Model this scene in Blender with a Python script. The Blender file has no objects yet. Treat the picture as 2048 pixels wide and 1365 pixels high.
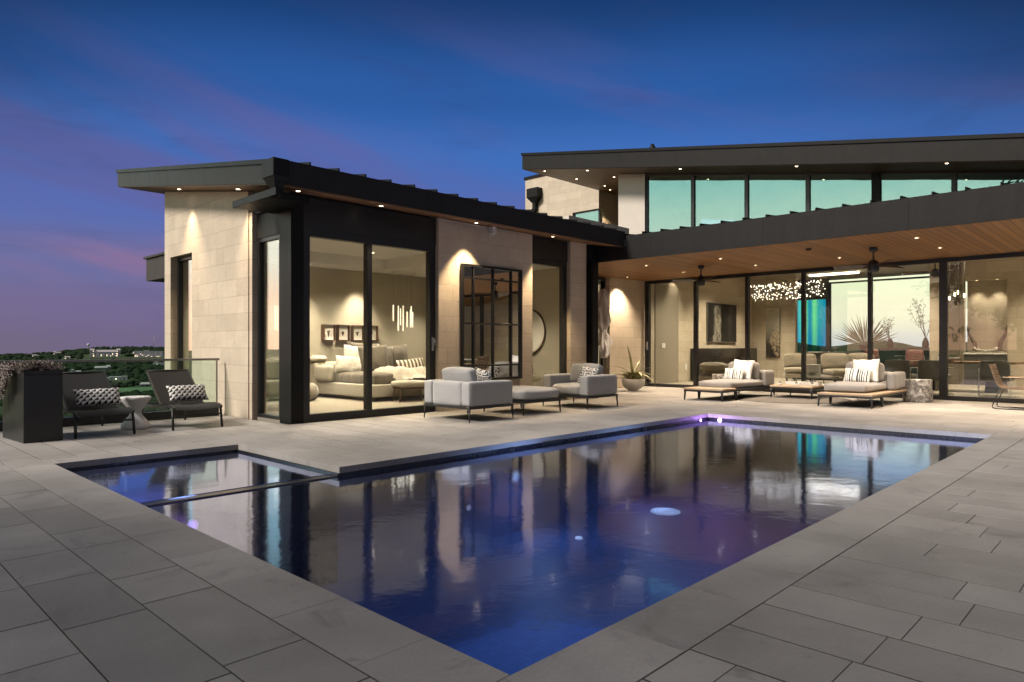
import bpy, bmesh, math, random
from mathutils import Vector, Matrix, Euler, noise
R = math.radians
PI = math.pi
random.seed(7)
sc = bpy.context.scene
col = sc.collection

# ------------------------------------------------------------------ materials
M = {}
def nodes(name):
    m = bpy.data.materials.new(name); m.use_nodes = True
    nt = m.node_tree
    return m, nt, nt.nodes, nt.links, nt.nodes['Principled BSDF']

def val(nt, v):
    n = nt.nodes.new('ShaderNodeValue'); n.outputs[0].default_value = v; return n.outputs[0]

def mth(nt, op, a, b=None, clamp=False):
    n = nt.nodes.new('ShaderNodeMath'); n.operation = op; n.use_clamp = clamp
    for i, x in enumerate((a, b)):
        if x is None: continue
        if isinstance(x, (int, float)): n.inputs[i].default_value = x
        else: nt.links.new(x, n.inputs[i])
    return n.outputs[0]

def mixc(nt, f, a, b, mode='MIX'):
    n = nt.nodes.new('ShaderNodeMix'); n.data_type = 'RGBA'; n.blend_type = mode
    for i, x in ((0, f), (6, a), (7, b)):
        if isinstance(x, (int, float)): n.inputs[i].default_value = x
        elif isinstance(x, tuple): n.inputs[i].default_value = (*x, 1) if len(x) == 3 else x
        else: nt.links.new(x, n.inputs[i])
    return n.outputs[2]

def noise_out(nt, scale, detail=4, rough=.55, vec=None, dist=0):
    n = nt.nodes.new('ShaderNodeTexNoise')
    n.inputs['Scale'].default_value = scale; n.inputs['Detail'].default_value = detail
    n.inputs['Roughness'].default_value = rough; n.inputs['Distortion'].default_value = dist
    if vec is not None: nt.links.new(vec, n.inputs['Vector'])
    return n.outputs[0]

def objco(nt):
    n = nt.nodes.new('ShaderNodeTexCoord'); return n.outputs['Object']

def geopos(nt):
    n = nt.nodes.new('ShaderNodeNewGeometry'); return n.outputs['Position']

def sep(nt, v):
    n = nt.nodes.new('ShaderNodeSeparateXYZ'); nt.links.new(v, n.inputs[0]); return n.outputs

def comb(nt, x, y, z):
    n = nt.nodes.new('ShaderNodeCombineXYZ')
    for i, a in enumerate((x, y, z)):
        if isinstance(a, (int, float)): n.inputs[i].default_value = a
        else: nt.links.new(a, n.inputs[i])
    return n.outputs[0]

def bump(nt, h, strength, dist, bs):
    n = nt.nodes.new('ShaderNodeBump'); n.inputs['Strength'].default_value = strength
    n.inputs['Distance'].default_value = dist
    nt.links.new(h, n.inputs['Height']); nt.links.new(n.outputs[0], bs.inputs['Normal']); return n

def simple(name, c, rough=.5, metal=0, var=.12, scale=6, bmp=0, bscale=60, spec=.5, rvar=.1, sheen=0):
    m, nt, N, L, b = nodes(name)
    co = objco(nt)
    n1 = noise_out(nt, scale, 5, .6, co)
    lo = tuple(max(0, x*(1-var)) for x in c); hi = tuple(min(1, x*(1+var)) for x in c)
    rmp = mth(nt, 'SMOOTHSTEP', n1) if False else mth(nt, 'MULTIPLY_ADD', n1, 1.6)
    rmp.node.inputs[2].default_value = -.3; rmp.node.use_clamp = True
    L.new(mixc(nt, rmp, lo, hi), b.inputs['Base Color'])
    r = mth(nt, 'MULTIPLY_ADD', n1, rvar*2); r.node.inputs[2].default_value = rough - rvar
    L.new(r, b.inputs['Roughness'])
    b.inputs['Metallic'].default_value = metal
    b.inputs['Specular IOR Level'].default_value = spec
    if sheen:
        b.inputs['Sheen Weight'].default_value = sheen
    if bmp:
        bump(nt, noise_out(nt, bscale, 3, .6, co), bmp, .01, b)
    M[name] = m
    return m

def emit(name, c, s):
    m, nt, N, L, b = nodes(name)
    b.inputs['Base Color'].default_value = (*c, 1)
    b.inputs['Emission Color'].default_value = (*c, 1)
    b.inputs['Emission Strength'].default_value = s
    M[name] = m; return m

def glass(name, tint, r0, refl=(1, 1, 1), rough=0.0, wob=0):
    m, nt, N, L, b = nodes(name)
    out = N['Material Output']
    lw = N.new('ShaderNodeLayerWeight'); lw.inputs['Blend'].default_value = .5
    f = mth(nt, 'POWER', lw.outputs['Facing'], 5)
    f = mth(nt, 'MULTIPLY_ADD', f, 1-r0, True); f.node.inputs[2].default_value = r0
    t = N.new('ShaderNodeBsdfTransparent'); t.inputs[0].default_value = (*tint, 1)
    g = N.new('ShaderNodeBsdfGlossy'); g.inputs[0].default_value = (*refl, 1); g.inputs['Roughness'].default_value = rough
    if wob:
        bn = N.new('ShaderNodeBump'); bn.inputs['Strength'].default_value = wob; bn.inputs['Distance'].default_value = .02
        L.new(noise_out(nt, 1.1, 2, .4, objco(nt)), bn.inputs['Height']); L.new(bn.outputs[0], g.inputs['Normal'])
    mx = N.new('ShaderNodeMixShader'); L.new(f, mx.inputs[0]); L.new(t.outputs[0], mx.inputs[1]); L.new(g.outputs[0], mx.inputs[2])
    L.new(mx.outputs[0], out.inputs[0]); N.remove(b)
    M[name] = m; return m

def stone_mat(name, c1, c2, c3, bw=.78, bh=.283, mortar=.004, off=.37, warm=0):
    """limestone blocks laid in courses; u runs along either wall direction, v is height"""
    m, nt, N, L, b = nodes(name)
    p = sep(nt, geopos(nt))
    u = mth(nt, 'ADD', p[0], p[1])
    vec = comb(nt, u, p[2], 0)
    # course shift so that the joints do not line up in a regular half bond
    row = mth(nt, 'FLOOR', mth(nt, 'DIVIDE', p[2], bh))
    wn = N.new('ShaderNodeTexWhiteNoise'); wn.noise_dimensions = '1D'; L.new(row, wn.inputs['W'])
    u2 = mth(nt, 'ADD', u, mth(nt, 'MULTIPLY', wn.outputs['Value'], bw*.9))
    vec = comb(nt, u2, p[2], 0)
    br = N.new('ShaderNodeTexBrick'); L.new(vec, br.inputs['Vector'])
    br.inputs['Scale'].default_value = 1; br.inputs['Brick Width'].default_value = bw; br.inputs['Row Height'].default_value = bh
    br.inputs['Mortar Size'].default_value = mortar; br.inputs['Mortar Smooth'].default_value = .3
    br.inputs['Bias'].default_value = 0; br.offset = .41; br.squash = .72; br.squash_frequency = 3
    br.inputs['Color1'].default_value = (*c1, 1); br.inputs['Color2'].default_value = (*c2, 1); br.inputs['Mortar'].default_value = (*c3, 1)
    n1 = noise_out(nt, 2.2, 6, .65, geopos(nt)); n2 = noise_out(nt, 38, 4, .7, geopos(nt))
    c = mixc(nt, .5, br.outputs['Color'], mixc(nt, n1, (.55, .5, .45), (1.25, 1.25, 1.25)), 'MULTIPLY')
    c = mixc(nt, .35, c, mixc(nt, n2, (.6, .55, .5), (1.25, 1.25, 1.25)), 'MULTIPLY')
    # every block has its own tone, with fine veins and pits
    iu = mth(nt, 'FLOOR', mth(nt, 'DIVIDE', u2, bw)); wb = N.new('ShaderNodeTexWhiteNoise'); wb.noise_dimensions = '2D'; L.new(comb(nt, iu, row, 0), wb.inputs['Vector'])
    tone = mth(nt, 'MULTIPLY_ADD', wb.outputs['Value'], .13); tone.node.inputs[2].default_value = .92
    c = mixc(nt, 1.0, c, tone, 'MULTIPLY')
    nv = noise_out(nt, 5, 6, .7, comb(nt, mth(nt, 'MULTIPLY', u, .5), mth(nt, 'MULTIPLY', p[2], 2.6), mth(nt, 'MULTIPLY', row, 3.1)), 1.6)
    vein = mth(nt, 'LESS_THAN', mth(nt, 'ABSOLUTE', mth(nt, 'SUBTRACT', nv, .5)), .012)
    c = mixc(nt, mth(nt, 'MULTIPLY', vein, .22), c, tuple(x*.55 for x in c3))
    n9 = noise_out(nt, 120, 2, .6, geopos(nt)); pit = mth(nt, 'GREATER_THAN', n9, .68)
    c = mixc(nt, mth(nt, 'MULTIPLY', pit, .35), c, tuple(x*.6 for x in c3))
    L.new(c, b.inputs['Base Color']); b.inputs['Roughness'].default_value = .85
    h = mth(nt, 'MULTIPLY_ADD', br.outputs['Fac'], -1.0); L.new(mth(nt, 'MULTIPLY', n2, .25), h.node.inputs[2])
    bump(nt, h, .45, .006, b)
    M[name] = m; return m

def wood_mat(name, c1, c2, axis=0, plank=.13, groove=True, rough=.5, gsize=.035, space='world'):
    m, nt, N, L, b = nodes(name)
    p = sep(nt, geopos(nt) if space == 'world' else objco(nt))
    a, o = (p[0], p[1]) if axis == 0 else (p[1], p[0])
    q = mth(nt, 'DIVIDE', o, plank)
    idx = mth(nt, 'FLOOR', q); fr = mth(nt, 'FRACT', q)
    wn = N.new('ShaderNodeTexWhiteNoise'); wn.noise_dimensions = '1D'; L.new(idx, wn.inputs['W'])
    v = comb(nt, mth(nt, 'MULTIPLY', a, 1.2), mth(nt, 'MULTIPLY', o, 30), mth(nt, 'MULTIPLY', idx, 7.3))
    g = noise_out(nt, 1.6, 5, .65, v, .6)
    f = mth(nt, 'ADD', mth(nt, 'MULTIPLY', g, .65), mth(nt, 'MULTIPLY', wn.outputs['Value'], .45))
    f = mth(nt, 'SUBTRACT', f, .1, True)
    c = mixc(nt, f, c1, c2)
    if groove:
        e = mth(nt, 'MINIMUM', fr, mth(nt, 'SUBTRACT', 1, fr))
        gm = mth(nt, 'LESS_THAN', e, gsize)
        c = mixc(nt, gm, c, tuple(x*.18 for x in c1))
        bump(nt, mth(nt, 'SUBTRACT', 1, gm), .4, .006, b)
    L.new(c, b.inputs['Base Color']); b.inputs['Roughness'].default_value = rough
    M[name] = m; return m

def fabric(name, c, scale=420, var=.1, bmp=.25, sheen=.3):
    m, nt, N, L, b = nodes(name)
    co = objco(nt)
    w1 = N.new('ShaderNodeTexWave'); w1.inputs['Scale'].default_value = scale/6; w1.bands_direction = 'X'
    w2 = N.new('ShaderNodeTexWave'); w2.inputs['Scale'].default_value = scale/6; w2.bands_direction = 'Z'
    L.new(co, w1.inputs[0]); L.new(co, w2.inputs[0])
    n = noise_out(nt, 7, 4, .6, co)
    n3 = noise_out(nt, 160, 2, .6, co)
    f = mth(nt, 'ADD', mth(nt, 'MULTIPLY', n, .6), mth(nt, 'MULTIPLY', n3, .4))
    L.new(mixc(nt, f, tuple(x*(1-var*1.6) for x in c), tuple(min(1, x*(1+var*1.6)) for x in c)), b.inputs['Base Color'])
    b.inputs['Roughness'].default_value = .9; b.inputs['Sheen Weight'].default_value = sheen
    b.inputs['Specular IOR Level'].default_value = .2
    nw = noise_out(nt, 3.2, 4, .55, co, 1.8)
    h = mth(nt, 'ADD', mth(nt, 'MULTIPLY', n3, .35), mth(nt, 'MULTIPLY', n, 1.2)); h = mth(nt, 'ADD', h, mth(nt, 'MULTIPLY', nw, 3.0))
    bump(nt, h, bmp*1.5, .016, b)
    M[name] = m; return m

# ------------------------------------------------------------------ mesh builder
class MB:
    def __init__(s): s.bm = bmesh.new(); s.mats = []
    def _m(s, faces, mi, smooth=False):
        for f in faces: f.material_index = mi; f.smooth = smooth
    def box(s, x0, x1, y0, y1, z0, z1, bev=0, mi=0, seg=1, T=None):
        v = [s.bm.verts.new(p) for p in ((x0,y0,z0),(x1,y0,z0),(x1,y1,z0),(x0,y1,z0),(x0,y0,z1),(x1,y0,z1),(x1,y1,z1),(x0,y1,z1))]
        f = [s.bm.faces.new([v[i] for i in q]) for q in ((3,2,1,0),(4,5,6,7),(0,1,5,4),(1,2,6,5),(2,3,7,6),(3,0,4,7))]
        s._m(f, mi)
        if bev > 0:
            es = list({e for q in f for e in q.edges})
            r = bmesh.ops.bevel(s.bm, geom=es, offset=bev, segments=seg, profile=.5, affect='EDGES')
            s._m(r['faces'], mi, seg > 1)
            v = list({vv for q in r['faces'] for vv in q.verts} | {vv for vv in v if vv.is_valid})
        if T is not None:
            for q in v:
                if q.is_valid: q.co = T @ q.co
        return s
    def hexa(s, pts, mi=0):
        """8 points: bottom 4 (ccw from above), top 4"""
        v = [s.bm.verts.new(p) for p in pts]
        f = [s.bm.faces.new([v[i] for i in q]) for q in ((3,2,1,0),(4,5,6,7),(0,1,5,4),(1,2,6,5),(2,3,7,6),(3,0,4,7))]
        s._m(f, mi); return s
    def quad(s, pts, mi=0):
        s._m([s.bm.faces.new([s.bm.verts.new(p) for p in pts])], mi); return s
    def cyl(s, p0, p1, r0, r1=None, seg=12, mi=0, caps=True, smooth=True):
        return s.tube([p0, p1], [r0, r0 if r1 is None else r1], seg, mi, caps, smooth)
    def tube(s, pts, rad, seg=8, mi=0, caps=True, smooth=True, closed=False):
        pts = [Vector(p) for p in pts]
        if isinstance(rad, (int, float)): rad = [rad]*len(pts)
        rings = []; n = len(pts)
        up = Vector((0, 0, 1))
        prev = None
        for i, p in enumerate(pts):
            if closed: d = pts[(i+1) % n]-pts[i-1]
            else: d = pts[min(i+1, n-1)]-pts[max(i-1, 0)]
            d.normalize()
            if prev is None:
                a = up if abs(d.z) < .9 else Vector((1, 0, 0))
                x = d.cross(a).normalized()
            else:
                x = (prev-d*prev.dot(d)).normalized()
            prev = x; y = d.cross(x)
            rings.append([s.bm.verts.new(p+(x*math.cos(2*PI*k/seg)+y*math.sin(2*PI*k/seg))*rad[i]) for k in range(seg)])
        fs = []
        for i in range(n if closed else n-1):
            a, b = rings[i], rings[(i+1) % n]
            for k in range(seg):
                fs.append(s.bm.faces.new((a[k], a[(k+1) % seg], b[(k+1) % seg], b[k])))
        s._m(fs, mi, smooth)
        if caps and not closed:
            s._m([s.bm.faces.new(list(reversed(rings[0]))), s.bm.faces.new(rings[-1])], mi)
        return s
    def bar(s, pts, w, h, mi=0):
        """rectangular bar along a path (w across, h in the plane of up)"""
        pts = [Vector(p) for p in pts]; n = len(pts); rings = []
        for i, p in enumerate(pts):
            d = (pts[min(i+1, n-1)]-pts[max(i-1, 0)]).normalized()
            a = Vector((0, 0, 1)) if abs(d.z) < .95 else Vector((0, 1, 0))
            x = d.cross(a).normalized(); y = x.cross(d)
            rings.append([s.bm.verts.new(p+x*sx*w/2+y*sy*h/2) for sx, sy in ((-1,-1),(1,-1),(1,1),(-1,1))])
        fs = []
        for i in range(n-1):
            a, b = rings[i], rings[i+1]
            for k in range(4): fs.append(s.bm.faces.new((a[k], a[(k+1) % 4], b[(k+1) % 4], b[k])))
        fs += [s.bm.faces.new(list(reversed(rings[0]))), s.bm.faces.new(rings[-1])]
        s._m(fs, mi); return s
    def lathe(s, prof, seg=32, c=(0, 0, 0), mi=0, smooth=True, wob=None):
        rings = []
        for r, z in prof:
            if r < 1e-6: rings.append([s.bm.verts.new((c[0], c[1], c[2]+z))]); continue
            ring = []
            for k in range(seg):
                a = 2*PI*k/seg; rr = r*(wob(a, z) if wob else 1)
                ring.append(s.bm.verts.new((c[0]+rr*math.cos(a), c[1]+rr*math.sin(a), c[2]+z)))
            rings.append(ring)
        fs = []
        for a, b in zip(rings, rings[1:]):
            for k in range(seg):
                k2 = (k+1) % seg
                if len(a) == 1 and len(b) == 1: continue
                if len(a) == 1: fs.append(s.bm.faces.new((a[0], b[k2], b[k])))
                elif len(b) == 1: fs.append(s.bm.faces.new((a[k], a[k2], b[0])))
                else: fs.append(s.bm.faces.new((a[k], a[k2], b[k2], b[k])))
        s._m(fs, mi, smooth)
        return s
    def cushion(s, x0, x1, y0, y1, z0, z1, r=.05, puff=.02, n=10, mi=0, T=None, seed=0):
        """soft upholstered block: rounded box with slightly bulging faces"""
        cx, cy, cz = (x0+x1)/2, (y0+y1)/2, (z0+z1)/2; hx, hy, hz = (x1-x0)/2, (y1-y0)/2, (z1-z0)/2
        r = min(r, hx*.98, hy*.98, hz*.98)
        vm = {}
        def vert(i, j, k):
            key = (i, j, k)
            if key in vm: return vm[key]
            q = Vector((i/n*2-1, j/n*2-1, k/n*2-1))
            def warp(t): return math.copysign(1-(1-abs(t))**1.0, t)
            p = Vector((q.x*hx, q.y*hy, q.z*hz))
            core = Vector((max(-hx+r, min(hx-r, p.x)), max(-hy+r, min(hy-r, p.y)), max(-hz+r, min(hz-r, p.z))))
            d = p-core
            if d.length > 1e-9: p = core+d.normalized()*r if max(abs(d.x), abs(d.y), abs(d.z)) > r*.999 else core+d
            ex, ey, ez = 1-q.x**2, 1-q.y**2, 1-q.z**2
            if abs(q.x) == 1: p.x += q.x*puff*ey*ez
            if abs(q.y) == 1: p.y += q.y*puff*ex*ez
            if abs(q.z) == 1: p.z += q.z*puff*ex*ey
            w = noise.noise(Vector((p.x*5+seed, p.y*5, p.z*5)))*.12*puff
            p += Vector((w, w, w))
            p += Vector((cx, cy, cz))
            if T is not None: p = T @ p
            vm[key] = s.bm.verts.new(p); return vm[key]
        fs = []
        for a in range(n):
            for b in range(n):
                for side in (0, n):
                    f1 = [vert(a, b, side), vert(a+1, b, side), vert(a+1, b+1, side), vert(a, b+1, side)]
                    f2 = [vert(a, side, b), vert(a, side, b+1), vert(a+1, side, b+1), vert(a+1, side, b)]
                    f3 = [vert(side, a, b), vert(side, a+1, b), vert(side, a+1, b+1), vert(side, a, b+1)]
                    for f in (f1, f2, f3):
                        fs.append(s.bm.faces.new(f if side else list(reversed(f))))
        s._m(fs, mi, True); return s
    def pillow(s, w, h, t, T=None, n=16, mi=0, seed=0, sag=.06):
        """scatter cushion standing in the local XZ plane, pinched at its corners"""
        for side in (1, -1):
            g = []
            for j in range(n+1):
                row = []
                for i in range(n+1):
                    u, v = i/n*2-1, j/n*2-1
                    k = (1-abs(u)**2.6)*(1-abs(v)**2.6)
                    th = t/2*max(k, 0)**.55*(1+.18*noise.noise(Vector((u*1.7+seed, v*1.7, side*3))))
                    pull = 1-sag*(1-v*v)*abs(u)**3; pull2 = 1-sag*(1-u*u)*abs(v)**3
                    p = Vector((u*w/2*pull, side*th, v*h/2*pull2))
                    p.z += .012*noise.noise(Vector((u*2+seed, v*2, 0)))
                    if T is not None: p = T @ p
                    row.append(s.bm.verts.new(p))
                g.append(row)
            fs = []
            for j in range(n):
                for i in range(n):
                    f = [g[j][i], g[j][i+1], g[j+1][i+1], g[j+1][i]]
                    fs.append(s.bm.faces.new(f if side < 0 else list(reversed(f))))
            s._m(fs, mi, True)
        bmesh.ops.remove_doubles(s.bm, verts=s.bm.verts, dist=1e-4)
        return s
    def build(s, name, mats, parent=None, loc=None, recalc=True, bevel=0):
        if recalc: bmesh.ops.recalc_face_normals(s.bm, faces=s.bm.faces)
        me = bpy.data.meshes.new(name); s.bm.to_mesh(me); s.bm.free()
        if not isinstance(mats, (list, tuple)): mats = [mats]
        for m in mats: me.materials.append(M[m] if isinstance(m, str) else m)
        o = bpy.data.objects.new(name, me); col.objects.link(o)
        if parent is not None:
            o.parent = parent
            if parent.get('_w'): o.location = -Vector(parent['_w'])
        if loc is not None: o.location = loc
        return o

def tag(o, label=None, cat=None, group=None, kind=None):
    if label: o['label'] = label
    if cat: o['category'] = cat
    if group: o['group'] = group
    if kind: o['kind'] = kind
    return o

def thing(name, label, cat, loc=(0, 0, 0), rz=0, group=None, world=False):
    """an Empty at the base of a thing; world=True: its parts are modelled in world coordinates"""
    o = bpy.data.objects.new(name, None); o.empty_display_size = .2
    col.objects.link(o); o.location = loc; o.rotation_euler = (0, 0, rz)
    if world: o['_w'] = tuple(loc)
    tag(o, label, cat, group); return o

def sub(mb, name, mat, part, root=None):
    """a sub-part modelled in the same coordinates as its part"""
    return mb.build(name, mat, None) if part is None else _sub(mb, name, mat, part)
def _sub(mb, name, mat, part):
    o = mb.build(name, mat); o.parent = part; return o

def copy_tree(o, parent=None):
    c = o.copy(); col.objects.link(c)
    if parent is not None: c.parent = parent
    for ch in list(o.children): copy_tree(ch, c)
    return c

def lamp(kind, name, loc, energy, color, **k):
    d = bpy.data.lights.new(name, kind); d.energy = energy; d.color = color
    for a, b in k.items():
        if a not in ('rot',): setattr(d, a, b)
    o = bpy.data.objects.new(name, d); col.objects.link(o); o.location = loc
    if 'rot' in k: o.rotation_euler = k['rot']
    return o
# ------------------------------------------------------------------ palette
stone_mat('limestone', (.64, .548, .428), (.60, .51, .395), (.42, .355, .275))
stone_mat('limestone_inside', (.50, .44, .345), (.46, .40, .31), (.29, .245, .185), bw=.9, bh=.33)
simple('dark_steel', (.009, .0086, .0083), .5, 0, .25, 3, .04, 30, .16)
simple('roof_metal', (.018, .0168, .0158), .5, 0, .25, 1.2, .05, 5, .12)
def metal_sheet(name, base):
    m = M[name]; nt = m.node_tree; b = next(n for n in nt.nodes if n.type == 'BSDF_PRINCIPLED'); L = nt.links; p = sep(nt, geopos(nt))
    u = mth(nt, 'FRACT', mth(nt, 'DIVIDE', mth(nt, 'ADD', mth(nt, 'ADD', p[0], p[1]), 50.3), 2.44)); seam = mth(nt, 'LESS_THAN', u, .003)
    n1 = noise_out(nt, 1.1, 3, .5, geopos(nt)); n2 = noise_out(nt, 14, 5, .7, geopos(nt)); drip = noise_out(nt, 1, 4, .6, comb(nt, mth(nt, 'MULTIPLY', mth(nt, 'ADD', p[0], p[1]), 5), 0, mth(nt, 'MULTIPLY', p[2], .5)))
    f = mth(nt, 'ADD', mth(nt, 'MULTIPLY', n2, .5), mth(nt, 'MULTIPLY', drip, .5))
    c = mixc(nt, f, tuple(x*.55 for x in base), tuple(x*1.5 for x in base)); c = mixc(nt, mth(nt, 'MULTIPLY', seam, .8), c, (.003, .003, .003)); L.new(c, b.inputs['Base Color'])
    r = mth(nt, 'MULTIPLY_ADD', f, .3); r.node.inputs[2].default_value = .32; L.new(r, b.inputs['Roughness'])
    h = mth(nt, 'ADD', mth(nt, 'MULTIPLY', n1, 2.5), mth(nt, 'MULTIPLY', seam, -.6)); bump(nt, h, .25, .02, b)
metal_sheet('roof_metal', (.022, .0202, .0188)); metal_sheet('dark_steel', (.009, .0086, .0083))
simple('frame_black', (.012, .012, .013), .38, 0, .2, 5)
simple('plaster_white', (.62, .56, .48), .8, 0, .05, 3, .05, 40)
simple('plaster_olive', (.32, .288, .228), .85, 0, .05, 2, .04, 60)
simple('ceiling_paint', (.80, .78, .74), .85, 0, .03, 2)
simple('inside_floor', (.30, .265, .215), .3, 0, .03, 1.2, rvar=.03)
simple('charcoal_wall', (.05, .047, .042), .7, 0, .2, 2)
wood_mat('soffit_wood', (.115, .046, .012), (.38, .17, .046), 0, .125, True, .5, .05)
wood_mat('soffit_wood_dark', (.15, .075, .032), (.24, .12, .05), 0, .135, True, .5)
wood_mat('teak', (.33, .235, .15), (.50, .375, .25), 1, .085, True, .55, .04)
wood_mat('teak_x', (.42, .255, .13), (.58, .38, .21), 0, .085, True, .55, .04)
glass('living_glass', (.95, .96, .93), .036)
glass('window_glass', (.93, .95, .92), .028)
glass('door_glass', (.95, .96, .93), .023)
glass('end_glass', (.82, .86, .84), .27, (1, .98, .96), 0, .04)
glass('clerestory_glass', (.78, .9, .86), .24, (.72, .95, .90), 0, .22)
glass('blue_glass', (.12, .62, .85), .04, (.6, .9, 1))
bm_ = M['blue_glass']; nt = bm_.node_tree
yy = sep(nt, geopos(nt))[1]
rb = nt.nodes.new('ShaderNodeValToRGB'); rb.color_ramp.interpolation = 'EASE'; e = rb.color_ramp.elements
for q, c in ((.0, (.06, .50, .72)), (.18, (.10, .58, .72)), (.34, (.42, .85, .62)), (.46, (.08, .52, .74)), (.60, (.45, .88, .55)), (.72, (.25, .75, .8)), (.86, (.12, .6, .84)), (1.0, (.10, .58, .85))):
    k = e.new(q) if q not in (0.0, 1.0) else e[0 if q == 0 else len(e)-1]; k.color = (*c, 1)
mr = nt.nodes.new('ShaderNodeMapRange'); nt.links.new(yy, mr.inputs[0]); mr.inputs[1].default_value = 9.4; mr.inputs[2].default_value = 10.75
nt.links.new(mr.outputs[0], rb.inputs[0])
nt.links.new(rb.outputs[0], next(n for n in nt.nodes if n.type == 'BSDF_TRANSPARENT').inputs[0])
glass('rail_glass', (.86, .95, .91), .03)
glass('clear_glass', (.95, .95, .93), .06)
glass('mirror', (0, 0, 0), .86, (.9, .92, .92), .004)
emit('bulb_warm', (1, .82, .55), 14)
emit('bulb_soft', (1, .86, .66), 9)
emit('bulb_star', (1, .9, .74), 4.5)
emit('lit_window', (1, .8, .55), 2.5)
simple('lens_rim', (.5, .47, .42), .5)

def srgb(r, g, b, k=1.0):
    f = lambda c: (c/12.92 if c <= .04045 else ((c+.055)/1.055)**2.4)*k
    return (f(r/255), f(g/255), f(b/255))

# ------------------------------------------------------------------ camera
cam = bpy.data.cameras.new('camera'); co_ = bpy.data.objects.new('camera', cam); col.objects.link(co_)
co_.location = (0, 0, 1.15); co_.rotation_euler = (R(90), 0, R(43.885-90))
cam.lens = 24.02; cam.sensor_width = 36; cam.shift_y = .0057; cam.clip_start = .05; cam.clip_end = 20000
sc.camera = co_

# ------------------------------------------------------------------ sky
world = bpy.data.worlds.new('World'); sc.world = world; world.use_nodes = True
nt = world.node_tree; N = nt.nodes; L = nt.links
bg = N['Background']
tc = N.new('ShaderNodeTexCoord'); d = tc.outputs['Generated']
s_ = sep(nt, d)
zc = mth(nt, 'MAXIMUM', s_[2], 0.0)
def ramp(stops, fac, interp='EASE'):
    r = N.new('ShaderNodeValToRGB'); r.color_ramp.interpolation = interp
    e = r.color_ramp.elements
    while len(e) < len(stops): e.new(.5)
    for i, (p, c) in enumerate(stops): e[i].position = p; e[i].color = (*c, 1)
    L.new(fac, r.inputs[0]); return r.outputs[0]
front = ramp([(0, srgb(114, 104, 130)), (.05, srgb(116, 106, 146)), (.11, srgb(106, 110, 162)), (.18, srgb(86, 108, 178)), (.26, srgb(64, 110, 186)),
              (.34, srgb(44, 92, 164)), (.46, srgb(20, 58, 112)), (.75, srgb(8, 26, 60))], zc)
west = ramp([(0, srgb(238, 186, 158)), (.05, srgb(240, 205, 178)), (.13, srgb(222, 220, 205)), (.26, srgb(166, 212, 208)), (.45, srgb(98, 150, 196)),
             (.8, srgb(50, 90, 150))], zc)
hl = mth(nt, 'SQRT', mth(nt, 'MAXIMUM', mth(nt, 'ADD', mth(nt, 'MULTIPLY', s_[0], s_[0]), mth(nt, 'MULTIPLY', s_[1], s_[1])), 1e-6))
def azdot(deg):
    a = mth(nt, 'MULTIPLY', s_[0], math.cos(R(deg))); b = mth(nt, 'MULTIPLY', s_[1], math.sin(R(deg)))
    return mth(nt, 'DIVIDE', mth(nt, 'ADD', a, b), hl)
def sstep(x, a, b):
    n = N.new('ShaderNodeMapRange'); n.interpolation_type = 'SMOOTHSTEP'
    L.new(x, n.inputs[0]); n.inputs[1].default_value = a; n.inputs[2].default_value = b
    return n.outputs[0]
# long thin evening clouds
lat = mth(nt, 'SUBTRACT', mth(nt, 'MULTIPLY', s_[0], .69), mth(nt, 'MULTIPLY', s_[1], .72))
cv = comb(nt, mth(nt, 'MULTIPLY', s_[0], 1.0), mth(nt, 'MULTIPLY', s_[1], 1.0), mth(nt, 'ADD', mth(nt, 'MULTIPLY', s_[2], 6.5), mth(nt, 'MULTIPLY', lat, 1.9)))
c1 = noise_out(nt, 1.25, 6, .52, cv, .5)
cl = sstep(c1, .46, .72)
cz = mth(nt, 'MULTIPLY', sstep(zc, .5, .2), .66)
front = mixc(nt, mth(nt, 'MULTIPLY', cl, cz), front, srgb(104, 94, 150))
cv2 = comb(nt, mth(nt, 'MULTIPLY', s_[0], 2.1), mth(nt, 'MULTIPLY', s_[1], 2.1), mth(nt, 'MULTIPLY', s_[2], 9))
dk = mth(nt, 'MULTIPLY', sstep(noise_out(nt, 1.9, 5, .6, cv2, .4), .5, .72), .22)
front = mixc(nt, dk, front, srgb(52, 62, 112))
# the sky is dimmer towards the north-east corner left of the house
side = sstep(azdot(78), .9, 1.0)
front = mixc(nt, mth(nt, 'MULTIPLY', side, .0), front, (0.01, .02, .05))
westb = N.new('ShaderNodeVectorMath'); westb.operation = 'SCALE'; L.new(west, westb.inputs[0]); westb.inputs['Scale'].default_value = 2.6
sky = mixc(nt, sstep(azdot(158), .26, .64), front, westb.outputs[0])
# the part of the sky that no sight line of the house shows: neutral dusk behind, paler overhead
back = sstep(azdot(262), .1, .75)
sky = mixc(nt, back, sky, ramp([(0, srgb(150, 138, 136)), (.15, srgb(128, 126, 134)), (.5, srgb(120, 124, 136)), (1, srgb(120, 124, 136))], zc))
zen = N.new('ShaderNodeVectorMath'); zen.operation = 'SCALE'; L.new(ramp([(0, srgb(190, 188, 196)), (1, srgb(200, 196, 198))], zc), zen.inputs[0]); zen.inputs['Scale'].default_value = 1.0
# the blue deepens away from the middle of the view towards north and east
corner = mth(nt, 'MULTIPLY', sstep(zc, .14, .44), sstep(azdot(46), .985, .74))
sky = mixc(nt, mth(nt, 'MULTIPLY', corner, .78), sky, srgb(8, 22, 46))
sky = mixc(nt, sstep(zc, .56, .88), sky, zen.outputs[0])
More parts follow.
